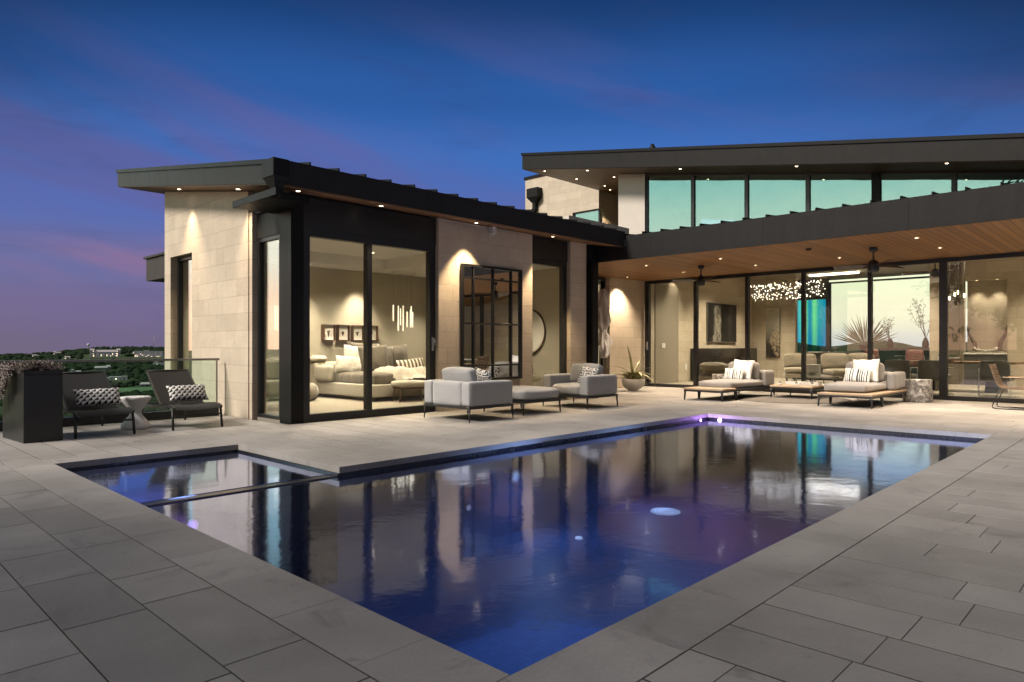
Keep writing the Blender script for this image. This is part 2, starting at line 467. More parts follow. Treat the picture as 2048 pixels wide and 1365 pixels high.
# pale afterglow lying low behind the far side of the house
glow = mth(nt, 'MULTIPLY', sstep(azdot(13), .90, .975), sstep(zc, .20, .09))
gc_ = N.new('ShaderNodeVectorMath'); gc_.operation = 'SCALE'; gc_.inputs['Scale'].default_value = 1.35; L.new(ramp([(0, srgb(206, 206, 214)), (.04, srgb(242, 236, 214)), (.1, srgb(240, 246, 212)), (.2, srgb(190, 226, 220))], zc), gc_.inputs[0]); gcol = gc_.outputs[0]
sky = mixc(nt, glow, sky, gcol)
# rosy bank of cloud low on the left
rosy = mth(nt, 'MULTIPLY', mth(nt, 'MULTIPLY', sstep(azdot(71), .975, 1.0), sstep(mth(nt, 'ABSOLUTE', mth(nt, 'SUBTRACT', zc, .105)), .05, .0)), sstep(noise_out(nt, 2.2, 5, .55, cv), .35, .62))
sky = mixc(nt, mth(nt, 'MULTIPLY', rosy, .75), sky, srgb(150, 112, 146))
# below the horizon the dome is dark land haze
sky = mixc(nt, sstep(s_[2], -.01, -.05), sky, srgb(40, 46, 56))
st = N.new('ShaderNodeTexSky'); st.sky_type = 'NISHITA'; st.sun_disc = False; st.sun_elevation = R(1.5); st.sun_rotation = R(90-146); st.altitude = 200
stv = N.new('ShaderNodeVectorMath'); stv.operation = 'SCALE'; L.new(st.outputs[0], stv.inputs[0]); stv.inputs['Scale'].default_value = .004
addv = N.new('ShaderNodeVectorMath'); addv.operation = 'ADD'; L.new(sky, addv.inputs[0]); L.new(stv.outputs[0], addv.inputs[1])
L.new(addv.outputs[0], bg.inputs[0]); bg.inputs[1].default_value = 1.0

SUN = 4.4
sun = lamp('SUN', 'sun', (0, 0, 40), SUN, (1, .915, .83), angle=R(14))
sun.rotation_euler = Vector((-math.cos(R(168))*math.cos(R(40)), -math.sin(R(168))*math.cos(R(40)), -math.sin(R(40)))).to_track_quat('-Z', 'Y').to_euler()

sc.view_settings.view_transform = 'Standard'; sc.view_settings.look = 'None'; sc.view_settings.exposure = 0; sc.view_settings.gamma = 1
sc.cycles.max_bounces = 10; sc.cycles.transparent_max_bounces = 24; sc.cycles.diffuse_bounces = 4; sc.cycles.glossy_bounces = 5
sc.cycles.sample_clamp_indirect = 4; sc.cycles.caustics_reflective = False; sc.cycles.caustics_refractive = False

# ------------------------------------------------------------------ paving
def tile_sheet(name, rects, along, mat, z=0, gap=.0036, row=.325, lens=(.45, .55, .62, .72, .85), thick=.03, seed=1):
    """stone slabs laid in rows; one sheet. along: 'y' rows run in y, 'x' rows run in x"""
    rnd = random.Random(seed)
    V = []; F = []; C = []
    for (x0, x1, y0, y1) in rects:
        if along == 'y': a0, a1, b0, b1 = x0, x1, y0, y1
        else: a0, a1, b0, b1 = y0, y1, x0, x1
        nrow = max(1, round((a1-a0)/row)); w = (a1-a0)/nrow
        for i in range(nrow):
            p0, p1 = a0+i*w, a0+(i+1)*w
            t = b0; first = True
            while t < b1-1e-4:
                ln = rnd.choice(lens)*(rnd.uniform(.35, 1) if first else 1); first = False
                t2 = min(b1, t+ln)
                if b1-t2 < .16: t2 = b1
                ga, gc = (gap*.9, gap*1.2) if x1 < 1.5 else (gap*1.9, gap*.55)
                q = (p0+ga, p1-ga, t+gc, t2-gc)
                if along == 'y': X0, X1, Y0, Y1 = q
                else: Y0, Y1, X0, X1 = q
                dz = rnd.uniform(-.0006, .0006); e = .0012
                k = len(V)
                V += [(X0, Y0, z-thick), (X1, Y0, z-thick), (X1, Y1, z-thick), (X0, Y1, z-thick),
                      (X0, Y0, z+dz-e), (X1, Y0, z+dz-e), (X1, Y1, z+dz-e), (X0, Y1, z+dz-e),
                      (X0+e, Y0+e, z+dz), (X1-e, Y0+e, z+dz), (X1-e, Y1-e, z+dz), (X0+e, Y1-e, z+dz)]
                fs = [(8, 9, 10, 11)]
                for n in range(4):
                    m_ = (n+1) % 4
                    fs += [(n, m_, 4+m_, 4+n), (4+n, 4+m_, 8+m_, 8+n)]
                F += [tuple(k+a for a in f) for f in fs]
                tone = rnd.gauss(.5, .19); hue = rnd.random()
                C += [(tone, hue, rnd.random(), 1)]*len(fs)
                t = t2
    me = bpy.data.meshes.new(name); me.from_pydata(V, [], F)
    at_ = me.attributes.new('tone', 'FLOAT_COLOR', 'FACE')
    at_.data.foreach_set('color', [c for q in C for c in q])
    me.materials.append(M[mat]); me.validate(); me.update()
    o = bpy.data.objects.new(name, me); col.objects.link(o); return o

def paving_mat(name, lo, hi, rough=.62):
    m, nt, N, L, b = nodes(name)
    a = N.new('ShaderNodeAttribute'); a.attribute_name = 'tone'; a.attribute_type = 'GEOMETRY'
    s = N.new('ShaderNodeSeparateColor'); L.new(a.outputs['Color'], s.inputs[0])
    gp = geopos(nt)
    off = N.new('ShaderNodeVectorMath'); off.operation = 'ADD'; L.new(gp, off.inputs[0])
    L.new(comb(nt, mth(nt, 'MULTIPLY', s.outputs[1], 31), mth(nt, 'MULTIPLY', s.outputs[2], 17), 0), off.inputs[1])
    n1 = noise_out(nt, 3.2, 6, .68, off.outputs[0], .4); n2 = noise_out(nt, 55, 4, .7, gp); n3 = noise_out(nt, .55, 4, .6, gp)
    n4 = noise_out(nt, 9, 5, .75, gp, .3)
    f = mth(nt, 'ADD', mth(nt, 'MULTIPLY', s.outputs[0], .55), mth(nt, 'MULTIPLY', n1, .45))
    c = mixc(nt, f, lo, hi)
    c = mixc(nt, mth(nt, 'MULTIPLY', s.outputs[1], .25), c, (.33, .30, .28))
    st = N.new('ShaderNodeMapRange'); L.new(n3, st.inputs[0]); st.inputs[1].default_value = .35; st.inputs[2].default_value = .65; st.inputs[3].default_value = .72; st.inputs[4].default_value = 1.12
    c = mixc(nt, 1.0, c, st.outputs[0], 'MULTIPLY')
    sp = N.new('ShaderNodeMapRange'); L.new(n4, sp.inputs[0]); sp.inputs[1].default_value = .62; sp.inputs[2].default_value = .8; sp.inputs[3].default_value = 1; sp.inputs[4].default_value = .6
    c = mixc(nt, 1.0, c, sp.outputs[0], 'MULTIPLY')
    c = mixc(nt, .45, c, mixc(nt, n2, (.55, .53, .51), (1.35, 1.35, 1.35)), 'MULTIPLY')
    # pits, pale scuffs and a few water marks
    n5 = noise_out(nt, 240, 2, .6, gp); c = mixc(nt, mth(nt, 'MULTIPLY', mth(nt, 'GREATER_THAN', n5, .69), .4), c, (.07, .065, .06))
    n6 = noise_out(nt, 1.3, 6, .72, off.outputs[0], 2.2); sc_m = N.new('ShaderNodeMapRange'); L.new(n6, sc_m.inputs[0]); sc_m.inputs[1].default_value = .56; sc_m.inputs[2].default_value = .7; sc_m.inputs[3].default_value = 0; sc_m.inputs[4].default_value = .55
    c = mixc(nt, sc_m.outputs[0], c, tuple(x*.52 for x in lo))
    L.new(c, b.inputs['Base Color'])
    r = mth(nt, 'MULTIPLY_ADD', n1, .25); r.node.inputs[2].default_value = rough-.12
    L.new(r, b.inputs['Roughness']); b.inputs['Specular IOR Level'].default_value = .35
    h = mth(nt, 'ADD', mth(nt, 'MULTIPLY', n2, .4), n4)
    bump(nt, h, .3, .006, b)
    M[name] = m
paving_mat('paving', (.24, .222, .202), (.40, .374, .344))
paving_mat('coping_stone', (.26, .242, .222), (.42, .393, .362))
simple('joint_sand', (.06, .053, .047), .95, 0, .3, 20)
simple('earth', (.035, .04, .022), .95, 0, .3, .02)

J = 1.375; P0 = 1.725; K = 1.315; Q0 = 1.665      # outer joint of the coping and pool edge
X1 = 10.8; X1o = 11.15; Y1 = 5.71; Y1o = 6.06; SX = 3.56; SY = 7.9
tag(tile_sheet('deck_paving', [(-7, J, -7, 11.75), (J, 24, -7, K), (X1o, 17.16, K, 9.38), (SX+.35, X1o, Y1o, 9.38),
    (J, SX+.35, SY+.35, 11.75), (SX+.35, 4.93, 9.38, 11.75), (12.5, 17.16, 9.38, 11.08)], 'y', 'paving', seed=4), kind='structure')
tag(tile_sheet('pool_coping', [(J, P0, K+.35, SY), (X1, X1o, Q0, Y1o), (SX, SX+.35, Y1o, SY)], 'y', 'coping_stone', z=.001, row=.35, lens=(.58, .6, .62), thick=.06, seed=9, gap=.002), kind='structure')
c2 = tag(tile_sheet('pool_coping', [(J, X1o, K, Q0), (SX, X1, Y1, Y1o), (J, SX+.35, SY, SY+.35)], 'x', 'coping_stone', z=.001, row=.35, lens=(.58, .6, .62), thick=.06, seed=12, gap=.002), kind='structure')
mb = MB()
for (x0, x1, y0, y1) in [(-7, P0-.02, -7, 11.8), (P0-.02, 24, -7, Q0-.02), (X1+.02, 17.16, Q0-.02, 9.38), (SX+.02, X1+.02, Y1+.02, 9.38), (P0-.02, SX+.02, SY+.02, 11.8), (SX+.02, 4.93, 9.38, 11.8), (12.5, 17.16, 9.38, 11.08)]:
    mb.quad([(x0, y0, -.0035), (x1, y0, -.0035), (x1, y1, -.0035), (x0, y1, -.0035)])
# the edge of the terrace slab
mb.quad([(-7, 11.8, -.012), (4.93, 11.8, -.012), (4.93, 11.8, -1.5), (-7, 11.8, -1.5)])
mb.quad([(-7, -7, -.012), (-7, 11.8, -.012), (-7, 11.8, -1.5), (-7, -7, -1.5)])
tag(mb.build('deck_bed', 'joint_sand'), kind='structure')

# ------------------------------------------------------------------ pool
def tile_mat(name, c1, c2, s=.05, rough=.25, spec=.5, line=.7, floor=False):
    m, nt, N, L, b = nodes(name)
    p = sep(nt, geopos(nt))
    u, p2 = (p[0], p[1]) if floor else (mth(nt, 'ADD', p[0], p[1]), p[2])
    def cell(a): return mth(nt, 'FLOOR', mth(nt, 'DIVIDE', a, s)), mth(nt, 'FRACT', mth(nt, 'DIVIDE', a, s))
    iu, fu = cell(u); iv, fv = cell(p2); ix, fx = cell(p[0])
    wn = N.new('ShaderNodeTexWhiteNoise'); L.new(comb(nt, iu, iv, ix), wn.inputs['Vector'])
    c = mixc(nt, wn.outputs['Value'], c1, c2)
    e = mth(nt, 'MINIMUM', mth(nt, 'MINIMUM', fu, mth(nt, 'SUBTRACT', 1, fu)), mth(nt, 'MINIMUM', fv, mth(nt, 'SUBTRACT', 1, fv)))
    g = mth(nt, 'LESS_THAN', e, .07)
    c = mixc(nt, mth(nt, 'MULTIPLY', g, line), c, tuple(x*.4+.01 for x in c1))
    L.new(c, b.inputs['Base Color']); b.inputs['Roughness'].default_value = rough; b.inputs['Specular IOR Level'].default_value = spec
    M[name] = m
tile_mat('waterline_tile', (.010, .010, .013), (.026, .026, .034), .025)
tile_mat('pool_plaster', (.040, .078, .19), (.056, .10, .235), .06, .6, .3, .35); tile_mat('pool_floor', (.040, .078, .19), (.056, .10, .235), .06, .6, .3, .35, True)
WZ = -.095; WS = -.08; PF = -1.10
mb = MB()
def wall_strip(x0, y0, x1, y1, z0, z1, mi): mb.quad([(x0, y0, z0), (x1, y1, z0), (x1, y1, z1), (x0, y0, z1)], mi)
i_ = .012
ring = [(P0-i_, Q0-i_), (X1+i_, Q0-i_), (X1+i_, Y1+i_), (SX-i_, Y1+i_), (SX-i_, SY+i_), (P0-i_, SY+i_)]
for a, b in zip(ring, ring[1:]+ring[:1]):
    wall_strip(*a, *b, -.26, -.058, 1)
    bot = -.55 if min(a[1], b[1]) > 5.5 and max(a[0], b[0]) < 3.7 else -1.5
    wall_strip(*a, *b, bot, -.26, 0)
# pool floor, spa floor
mb.quad([(P0-.1, Q0-.1, PF), (X1+.1, Q0-.1, PF), (X1+.1, Y1+.2, PF), (P0-.1, Y1+.2, PF)], 2)
mb.quad([(P0-.1, 5.85, -.45), (SX+.1, 5.85, -.45), (SX+.1, SY+.1, -.45), (P0-.1, SY+.1, -.45)], 2)
mb.build('pool_basin', ['pool_plaster', 'waterline_tile', 'pool_floor']); tag(bpy.data.objects['pool_basin'], kind='structure')
mb = MB(); mb.box(P0-.01, SX+.008, 5.73, 5.86, PF, WS-.004, .004, 0)
tag(mb.build('spa_dam', 'waterline_tile'), 'low dark mosaic dam between the small spa and the swimming pool', 'dam')

m, nt, N, L, b = nodes('water')
out = N['Material Output']; gp = geopos(nt)
vv = comb(nt, mth(nt, 'MULTIPLY', sep(nt, gp)[0], 1.0), mth(nt, 'MULTIPLY', sep(nt, gp)[1], 1.0), 0)
h = mth(nt, 'ADD', mth(nt, 'MULTIPLY', noise_out(nt, 2.6, 3, .5, vv, .6), 1.0), mth(nt, 'MULTIPLY', noise_out(nt, 11, 3, .5, vv, .4), .30))
h = mth(nt, 'ADD', h, mth(nt, 'MULTIPLY', noise_out(nt, .8, 2, .5, vv), 1.2))
bn = N.new('ShaderNodeBump'); bn.inputs['Strength'].default_value = .034; bn.inputs['Distance'].default_value = .05; L.new(h, bn.inputs['Height'])
fr = N.new('ShaderNodeFresnel'); fr.inputs['IOR'].default_value = 1.36; L.new(bn.outputs[0], fr.inputs['Normal'])
t = N.new('ShaderNodeBsdfTransparent'); t.inputs[0].default_value = (.62, .74, .95, 1)
g = N.new('ShaderNodeBsdfGlossy'); g.inputs[0].default_value = (.64, .72, 1, 1); g.inputs['Roughness'].default_value = .075; L.new(bn.outputs[0], g.inputs['Normal'])
mx = N.new('ShaderNodeMixShader'); L.new((lambda a: (setattr(a.node.inputs[2], 'default_value', .05), setattr(a.node, 'use_clamp', True), a)[2])(mth(nt, 'MULTIPLY_ADD', fr.outputs[0], 2.6)), mx.inputs[0]); L.new(t.outputs[0], mx.inputs[1]); L.new(g.outputs[0], mx.inputs[2])
L.new(mx.outputs[0], out.inputs[0]); N.remove(b); M['water'] = m
mb = MB(); mb.quad([(P0-.012, Q0-.012, WZ), (X1+.012, Q0-.012, WZ), (X1+.012, Y1+.012, WZ), (SX-.012, Y1+.012, WZ), (SX-.012, 5.735, WZ), (P0-.012, 5.735, WZ)])
tag(mb.build('pool_water', 'water', recalc=False), kind='structure')
mb = MB(); mb.quad([(P0-.012, 5.855, WS), (SX-.012, 5.855, WS), (SX-.012, SY+.012, WS), (P0-.012, SY+.012, WS)])
tag(mb.build('spa_water', 'water', recalc=False), kind='structure')

# drain covers and floor heads on the pool floor
simple('drain_white', (.75, .78, .8), .5)
emit('pool_glow', (.75, .88, 1), .65)  # faint emission, also put on drain, jet and nozzle covers that are no lamps
emit('pool_lens_dim', (.8, .45, 1), .7)
emit('pool_lens_purple', (.85, .45, 1), 22)
def disc(name, label, cat, x, y, z, r, m1, m2=None, group=None):
    mb = MB(); mb.lathe([(r, 0), (r, .012), (r*.86, .02), (r*.62, .02), (r*.6, .012), (0, .012)], 32)
    o = mb.build(name, m1, loc=(x, y, z)); tag(o, label, cat, group)
    if m2:
        mb = MB(); mb.lathe([(r*.58, .0125), (r*.5, .03), (0, .034)], 28)
        mb.build('cover', m2, o)
    return o
disc('pool_drain', 'large round drain cover on the pool floor, given a white glow', 'drain', 8.16, 4.95, PF, .20, 'pool_glow', 'pool_glow')
simple("grey_door", (.20, .175, .135), .7, 0, .04, 3)
# ------------------------------------------------------------------ house
house = thing('house', 'single storey modern house of pale limestone and black steel with low sloping metal roofs', 'house', (5.05, 9.4, 0), world=True)
def part(mb, name, mat, parent=None, label=None):
    if parent is None: o = mb.build(name, mat, house)
    else: o = _sub(mb, name, mat, parent)
    if label: o['label'] = label
    return o
def bx(name, mat, *a, **k):
    mb = MB(); mb.box(*a, **k); return part(mb, name, mat)

FY = 9.4
zsof = lambda y: 3.33+.157*(y-8.6)
# --- bedroom wing: stone
def stone_slab(x0, x1, y0, y1, ztop=None, name='stone_wall', mat='limestone', z0=-.02):
    mb = MB()
    t = (lambda y: zsof(y)-.012) if ztop is None else (lambda y: ztop)
    mb.hexa([(x0,y0,z0),(x1,y0,z0),(x1,y1,z0),(x0,y1,z0),(x0,y0,t(y0)),(x1,y0,t(y0)),(x1,y1,t(y1)),(x0,y1,t(y1))])
    return part(mb, name, mat)
# end wall with a slim window at y 12.88..13.93
stone_slab(4.95, 5.2, 10.62, 12.883)
stone_slab(4.95, 5.2, 13.934, 14.24)
mb = MB()
mb.hexa([(4.95,12.883,2.88),(5.2,12.883,2.88),(5.2,13.934,2.88),(4.95,13.934,2.88),(4.95,12.883,zsof(12.883)-.012),(5.2,12.883,zsof(12.883)-.012),(5.2,13.934,zsof(13.934)-.012),(4.95,13.934,zsof(13.934)-.012)])
part(mb, 'stone_wall', 'limestone')
bx('stone_wall', 'limestone', 4.97, 5.2, 10.52, 10.62, -.02, 3.3)
# piers
stone_slab(7.85, 10.33, 9.36, 9.62)
stone_slab(11.56, 12.12, 9.36, 9.62)
bx('stone_wall', 'limestone', 12.12, 12.6, 9.42, 9.62, -.02, 3.32)
bx('stone_wall', 'limestone', 12.30, 12.6, 9.62, 14.95, -.02, 3.4)
# patio back wall
bx('stone_wall', 'limestone', 15.42, 17.12, 11.1, 11.4, -.02, 3.07)
bx('stone_wall', 'limestone', 12.6, 14.05, 11.2, 11.4, -.02, 3.07)

def window(name, plane, a0, a1, z0, z1, fr=.05, depth=.08, glassm='window_glass', at_=0, mull=(), frm='frame_black', zt=None, paneoff=.5):
    """framed glazing in a plane x=at_ or y=at_; a runs along the wall. zt: optional sloping head function"""
    mb = MB()
    def box(p0, p1, q0, q1):
        if plane == 'y': mb.box(p0, p1, at_, at_+depth, q0, q1, .004)
        else: mb.box(at_, at_+depth, p0, p1, q0, q1, .004)
    h = zt or (lambda a: z1)
    def post(p0, p1):
        if plane == 'y': mb.hexa([(p0,at_,z0+fr),(p1,at_,z0+fr),(p1,at_+depth,z0+fr),(p0,at_+depth,z0+fr),(p0,at_,h(p0)-fr),(p1,at_,h(p1)-fr),(p1,at_+depth,h(p1)-fr),(p0,at_+depth,h(p0)-fr)])
        else: mb.hexa([(at_,p1,z0+fr),(at_,p0,z0+fr),(at_+depth,p0,z0+fr),(at_+depth,p1,z0+fr),(at_,p1,h(p1)-fr),(at_,p0,h(p0)-fr),(at_+depth,p0,h(p0)-fr),(at_+depth,p1,h(p1)-fr)])
    box(a0, a1, z0, z0+fr)
    if plane == 'y': mb.hexa([(a0,at_,h(a0)-fr),(a1,at_,h(a1)-fr),(a1,at_+depth,h(a1)-fr),(a0,at_+depth,h(a0)-fr),(a0,at_,h(a0)),(a1,at_,h(a1)),(a1,at_+depth,h(a1)),(a0,at_+depth,h(a0))])
    else: mb.hexa([(at_,a1,h(a1)-fr),(at_,a0,h(a0)-fr),(at_+depth,a0,h(a0)-fr),(at_+depth,a1,h(a1)-fr),(at_,a1,h(a1)),(at_,a0,h(a0)),(at_+depth,a0,h(a0)),(at_+depth,a1,h(a1))])
    post(a0, a0+fr); post(a1-fr, a1)
    cuts = [a0+fr]
    for c, w in mull: post(c-w/2, c+w/2); cuts += [c-w/2, c+w/2]
    cuts.append(a1-fr)
    f = part(mb, name, frm)
    for i in range(0, len(cuts), 2):
        mb = MB(); p0, p1 = cuts[i]-.006, cuts[i+1]+.006
        d0 = at_+depth*paneoff-.006; d1 = d0+.012; zb = z0+fr-.006
        if plane == 'y': mb.hexa([(p0,d0,zb),(p1,d0,zb),(p1,d1,zb),(p0,d1,zb),(p0,d0,h(p0)-fr),(p1,d0,h(p1)-fr),(p1,d1,h(p1)-fr),(p0,d1,h(p0)-fr)])
        else: mb.hexa([(d0,p1,zb),(d0,p0,zb),(d1,p0,zb),(d1,p1,zb),(d0,p1,h(p1)-fr),(d0,p0,h(p0)-fr),(d1,p0,h(p0)-fr),(d1,p1,h(p1)-fr)])
        part(mb, 'pane', glassm, f)
    return f
def handle(parent, x, y, z, plane):
    mb = MB()
    if plane == 'y': mb.box(x-.022, x+.022, y-.02, y, z-.12, z+.12, .006); mb.box(x-.012, x+.03, y-.05, y-.02, z-.02, z+.09, .006)
    else: mb.box(x-.02, x, y-.022, y+.022, z-.12, z+.12, .006); mb.box(x-.05, x-.02, y-.03, y+.012, z-.02, z+.09, .006)
    part(mb, 'handle', 'steel_satin', parent)
simple('steel_satin', (.6, .6, .58), .3, .9, .05)

window('window', 'x', 12.883, 13.934, .02, 2.88, .07, .09, 'end_glass', 5.08)
window('window', 'x', 9.76, 10.515, .03, 2.87, .055, .09, 'end_glass', 5.06)
sd = window('sliding_door', 'y', 5.25, 7.84, 0.0, 2.96, .12, .12, 'door_glass', 9.44, [(6.455, .088)])
handle(sd, 7.775, 9.44, 1.2, 'y')
window('window', 'y', 10.335, 11.555, .02, 2.99, .11, .12, 'door_glass', 9.46)
bx('header', 'frame_black', 5.25, 7.845, 9.43, 9.62, 2.96, 3.43)
bx('header', 'frame_black', 10.335, 11.555, 9.44, 9.62, 2.99, 3.43)
bx('header', 'roof_metal', 5.05, 5.2, 9.7, 10.515, 2.875, 3.45)
# small mosquito-blind pelmet behind the narrow window
bx('corner_column', 'dark_steel', 5.04, 5.25, 9.4, 9.755, -.01, 3.42, bev=.006)
bx('steel_post', 'dark_steel', 12.19, 12.41, 9.24, 9.418, -.01, 3.06, bev=.006)
bx('header', 'frame_black', 12.125, 12.6, 9.40, 9.418, 3.06, 3.44)

# --- bedroom roof
def slope_slab(x0, x1, y0, y1, zf, t0, t1, name, mat, zg=None):
    mb = MB(); z = zf
    mb.hexa([(x0,y0,z(x0,y0)+t0),(x1,y0,z(x1,y0)+t0),(x1,y1,z(x1,y1)+t0),(x0,y1,z(x0,y1)+t0),(x0,y0,z(x0,y0)+t1),(x1,y0,z(x1,y0)+t1),(x1,y1,z(x1,y1)+t1),(x0,y1,z(x0,y1)+t1)])
    return part(mb, name, mat)
zl = lambda x, y: zsof(y)
slope_slab(4.45, 12.515, 8.6, 15.4, zl, .012, .345, 'roof', 'roof_metal')
slope_slab(4.47, 12.49, 8.63, 15.38, zl, 0, .011, 'soffit', 'soffit_wood_dark')
slope_slab(4.425, 4.50, 8.58, 15.43, zl, .285, .35, 'roof_trim', 'dark_steel')
mb = MB()
for i in range(17):
    x = 4.89+.455*i
    if x > 12.4: break
    mb.hexa([(x-.012,8.585,zsof(8.585)+.34),(x+.012,8.585,zsof(8.585)+.34),(x+.012,15.35,zsof(15.35)+.34),(x-.012,15.35,zsof(15.35)+.34),
             (x-.012,8.585,zsof(8.585)+.385),(x+.012,8.585,zsof(8.585)+.385),(x+.012,15.35,zsof(15.35)+.40),(x-.012,15.35,zsof(15.35)+.40)])
part(mb, 'roof_seams', 'dark_steel')
# conductor head, its funnel and the flat steel canopy below
mb = MB(); mb.box(4.335, 4.565, 8.56, 8.88, 3.43, 3.675, .006)
mb.hexa([(4.41,8.66,3.29),(4.52,8.66,3.29),(4.52,8.79,3.29),(4.41,8.79,3.29),(4.345,8.57,3.43),(4.555,8.57,3.43),(4.555,8.87,3.43),(4.345,8.87,3.43)])
mb.box(4.41, 4.52, 8.66, 8.79, 3.19, 3.29)
part(mb, 'conductor_head', 'dark_steel')
mb = MB(); mb.box(4.40, 4.46, 8.62, 9.95, 3.19, 3.295, .004); mb.box(4.46, 5.035, 8.9, 9.95, 3.20, 3.26)
mb.box(4.46, 5.035, 8.84, 8.9, 3.19, 3.295, .004)
part(mb, 'canopy', 'dark_steel')
mb = MB(); mb.hexa([(5.0,9.39,3.262),(5.035,9.39,3.262),(5.035,10.52,3.262),(5.0,10.52,3.262),(5.0,9.39,zsof(9.39)-.005),(5.035,9.39,zsof(9.39)-.005),(5.035,10.52,zsof(10.52)-.005),(5.0,10.52,zsof(10.52)-.005)])
part(mb, 'side_panel', 'roof_metal')

# --- bedroom interior
bx('interior_floor', 'inside_floor', 5.05, 12.3, 9.45, 14.24, -.1, .03)
bx('interior_wall', 'plaster_olive', 5.2, 12.3, 14.1, 14.24, .03, 4.0)
bx('interior_wall', 'plaster_olive', 12.15, 12.3, 9.62, 14.1, .03, 3.4)
bx('interior_wall', 'plaster_olive', 5.2, 5.24, 10.62, 12.87, .03, 2.98)
bx('interior_wall', 'plaster_olive', 7.85, 10.33, 9.622, 9.66, .03, 2.98)
mb = MB()   # ceiling with a raised tray
TX0, TX1, TY0, TY1, CZ, TZ = 5.75, 9.6, 9.95, 13.4, 2.98, 3.22
for r_ in ((5.14, TX0, 9.64, 14.1), (TX1, 12.15, 9.64, 14.1), (TX0, TX1, 9.64, TY0), (TX0, TX1, TY1, 14.1)):
    mb.box(r_[0], r_[1], r_[2], r_[3], CZ, CZ+.04)
mb.box(TX0-.02, TX1+.02, TY0-.02, TY1+.02, TZ, TZ+.03)
for r_ in ((TX0-.02, TX0, TY0, TY1), (TX1, TX1+.02, TY0, TY1), (TX0, TX1, TY0-.02, TY0), (TX0, TX1, TY1, TY1+.02)):
    mb.box(r_[0], r_[1], r_[2], r_[3], CZ+.04, TZ)
part(mb, 'ceiling', 'ceiling_paint')

# --- corridor behind the patio recess
window('window', 'y', 14.05, 15.41, .02, 3.06, .09, .1, 'window_glass', 11.24)
bx('interior_wall', 'charcoal_wall', 12.6, 17.1, 13.3, 13.4, -.02, 3.4)
bx('interior_floor', 'inside_floor', 12.6, 17.1, 11.4, 13.3, -.1, .03)
bx('ceiling', 'charcoal_wall', 12.6, 17.1, 11.34, 13.3, 3.08, 3.12)

# --- patio roof
slope_slab(12.52, 12.60, -7, 9.398, lambda x, y: 0, 3.065, 3.585, 'fascia', 'roof_metal')
zp = lambda x, y: 3.57+.085*(x-12.6)
mb = MB()
mb.hexa([(12.6,-7,3.10),(17.3,-7,3.10),(17.3,9.398,3.10),(12.6,9.398,3.10),(12.6,-7,zp(12.6,0)),(17.3,-7,zp(17.3,0)),(17.3,9.398,zp(17.3,0)),(12.6,9.398,zp(12.6,0))])
mb.hexa([(12.62,9.4,3.10),(17.3,9.4,3.10),(17.3,13.4,3.10),(12.62,13.4,3.10),(12.62,9.4,zp(12.6,0)),(17.3,9.4,zp(17.3,0)),(17.3,13.4,zp(17.3,0)),(12.62,13.4,zp(12.6,0))])
part(mb, 'roof', 'roof_metal')
mb = MB(); mb.box(12.602, 17.19, -7, 9.398, 3.075, 3.098); mb.box(12.61, 17.19, 9.4, 11.39, 3.075, 3.098)
part(mb, 'soffit', 'soffit_wood')
mb = MB()
for i in range(-5, 32):
    y = 7.697-.452*i
    if y > 9.3 or y < -6.9: continue
    mb.hexa([(12.51,y-.012,3.575),(17.15,y-.012,3.95),(17.15,y+.012,3.95),(12.51,y+.012,3.575),(12.51,y-.012,3.63),(17.15,y-.012,4.01),(17.15,y+.012,4.01),(12.51,y+.012,3.63)])
part(mb, 'roof_seams', 'dark_steel')
bx('roof_curb', 'plaster_white', 11.8, 14.15, 9.6, 9.75, 3.75, 4.07)
bx('gutter_clip', 'steel_satin', 12.505, 12.518, 8.57, 8.60, 3.34, 3.5)

# --- living room front
glz = window('glass_wall', 'x', -7, 11.08, 0, 3.073, .09, .12, 'living_glass', 17.14, [(-3.9, .08), (-2.4, .08), (-.9, .08), (.6, .08), (2.05, .08), (3.53, .15), (5.0, .085), (6.52, .085), (7.97, .085), (9.46, .1), (10.98, .06)])
handle(glz, 17.14, 10.99, 1.18, 'x')

# --- upper roof and clerestory
zu = lambda x, y: 4.708+.167*(y-2.0)
slope_slab(16.2, 28.2, -8, 15.12, zu, .012, .52, 'roof', 'roof_metal')
slope_slab(16.24, 28.1, -7.95, 15.09, zu, 0, .011, 'soffit', 'soffit_wood_dark')
slope_slab(16.17, 16.26, -8.02, 15.15, zu, .45, .53, 'roof_trim', 'dark_steel')
slope_slab(16.262, 28.2, 15.07, 15.15, zu, .45, .53, 'roof_trim', 'dark_steel')
hd = lambda y: zu(17.2, y)-.006
ys = [11.08, 9.57, 8.01, 6.43, 4.88, 3.34, 1.8, .25, -1.3, -2.9, -4.5, -6.1]
for a, b_ in zip(ys, ys[1:]):
    w = .05
    window('clerestory_window', 'x', b_, a, 3.97, 0, w, .10, 'clerestory_glass', 17.2, zt=hd)
for y in (4.88, -1.3):
    mb = MB(); mb.hexa([(17.17,y+.09,3.97),(17.17,y-.09,3.97),(17.2-.002,y-.09,3.97),(17.2-.002,y+.09,3.97),(17.17,y+.09,hd(y+.09)),(17.17,y-.09,hd(y-.09)),(17.2-.002,y-.09,hd(y-.09)),(17.2-.002,y+.09,hd(y+.09))])
    part(mb, 'post_cover', 'dark_steel')
mb = MB(); mb.hexa([(17.14,12.02,3.6),(17.14,11.085,3.6),(17.7,11.085,3.6),(17.7,12.02,3.6),(17.14,12.02,hd(12.02)),(17.14,11.085,hd(11.085)),(17.7,11.085,hd(11.085)),(17.7,12.02,hd(12.02))])
part(mb, 'plaster_wall', 'plaster_white')
bx('plaster_wall', 'plaster_white', 17.7, 20.2, 12.02, 12.1, 3.6, 6.35)
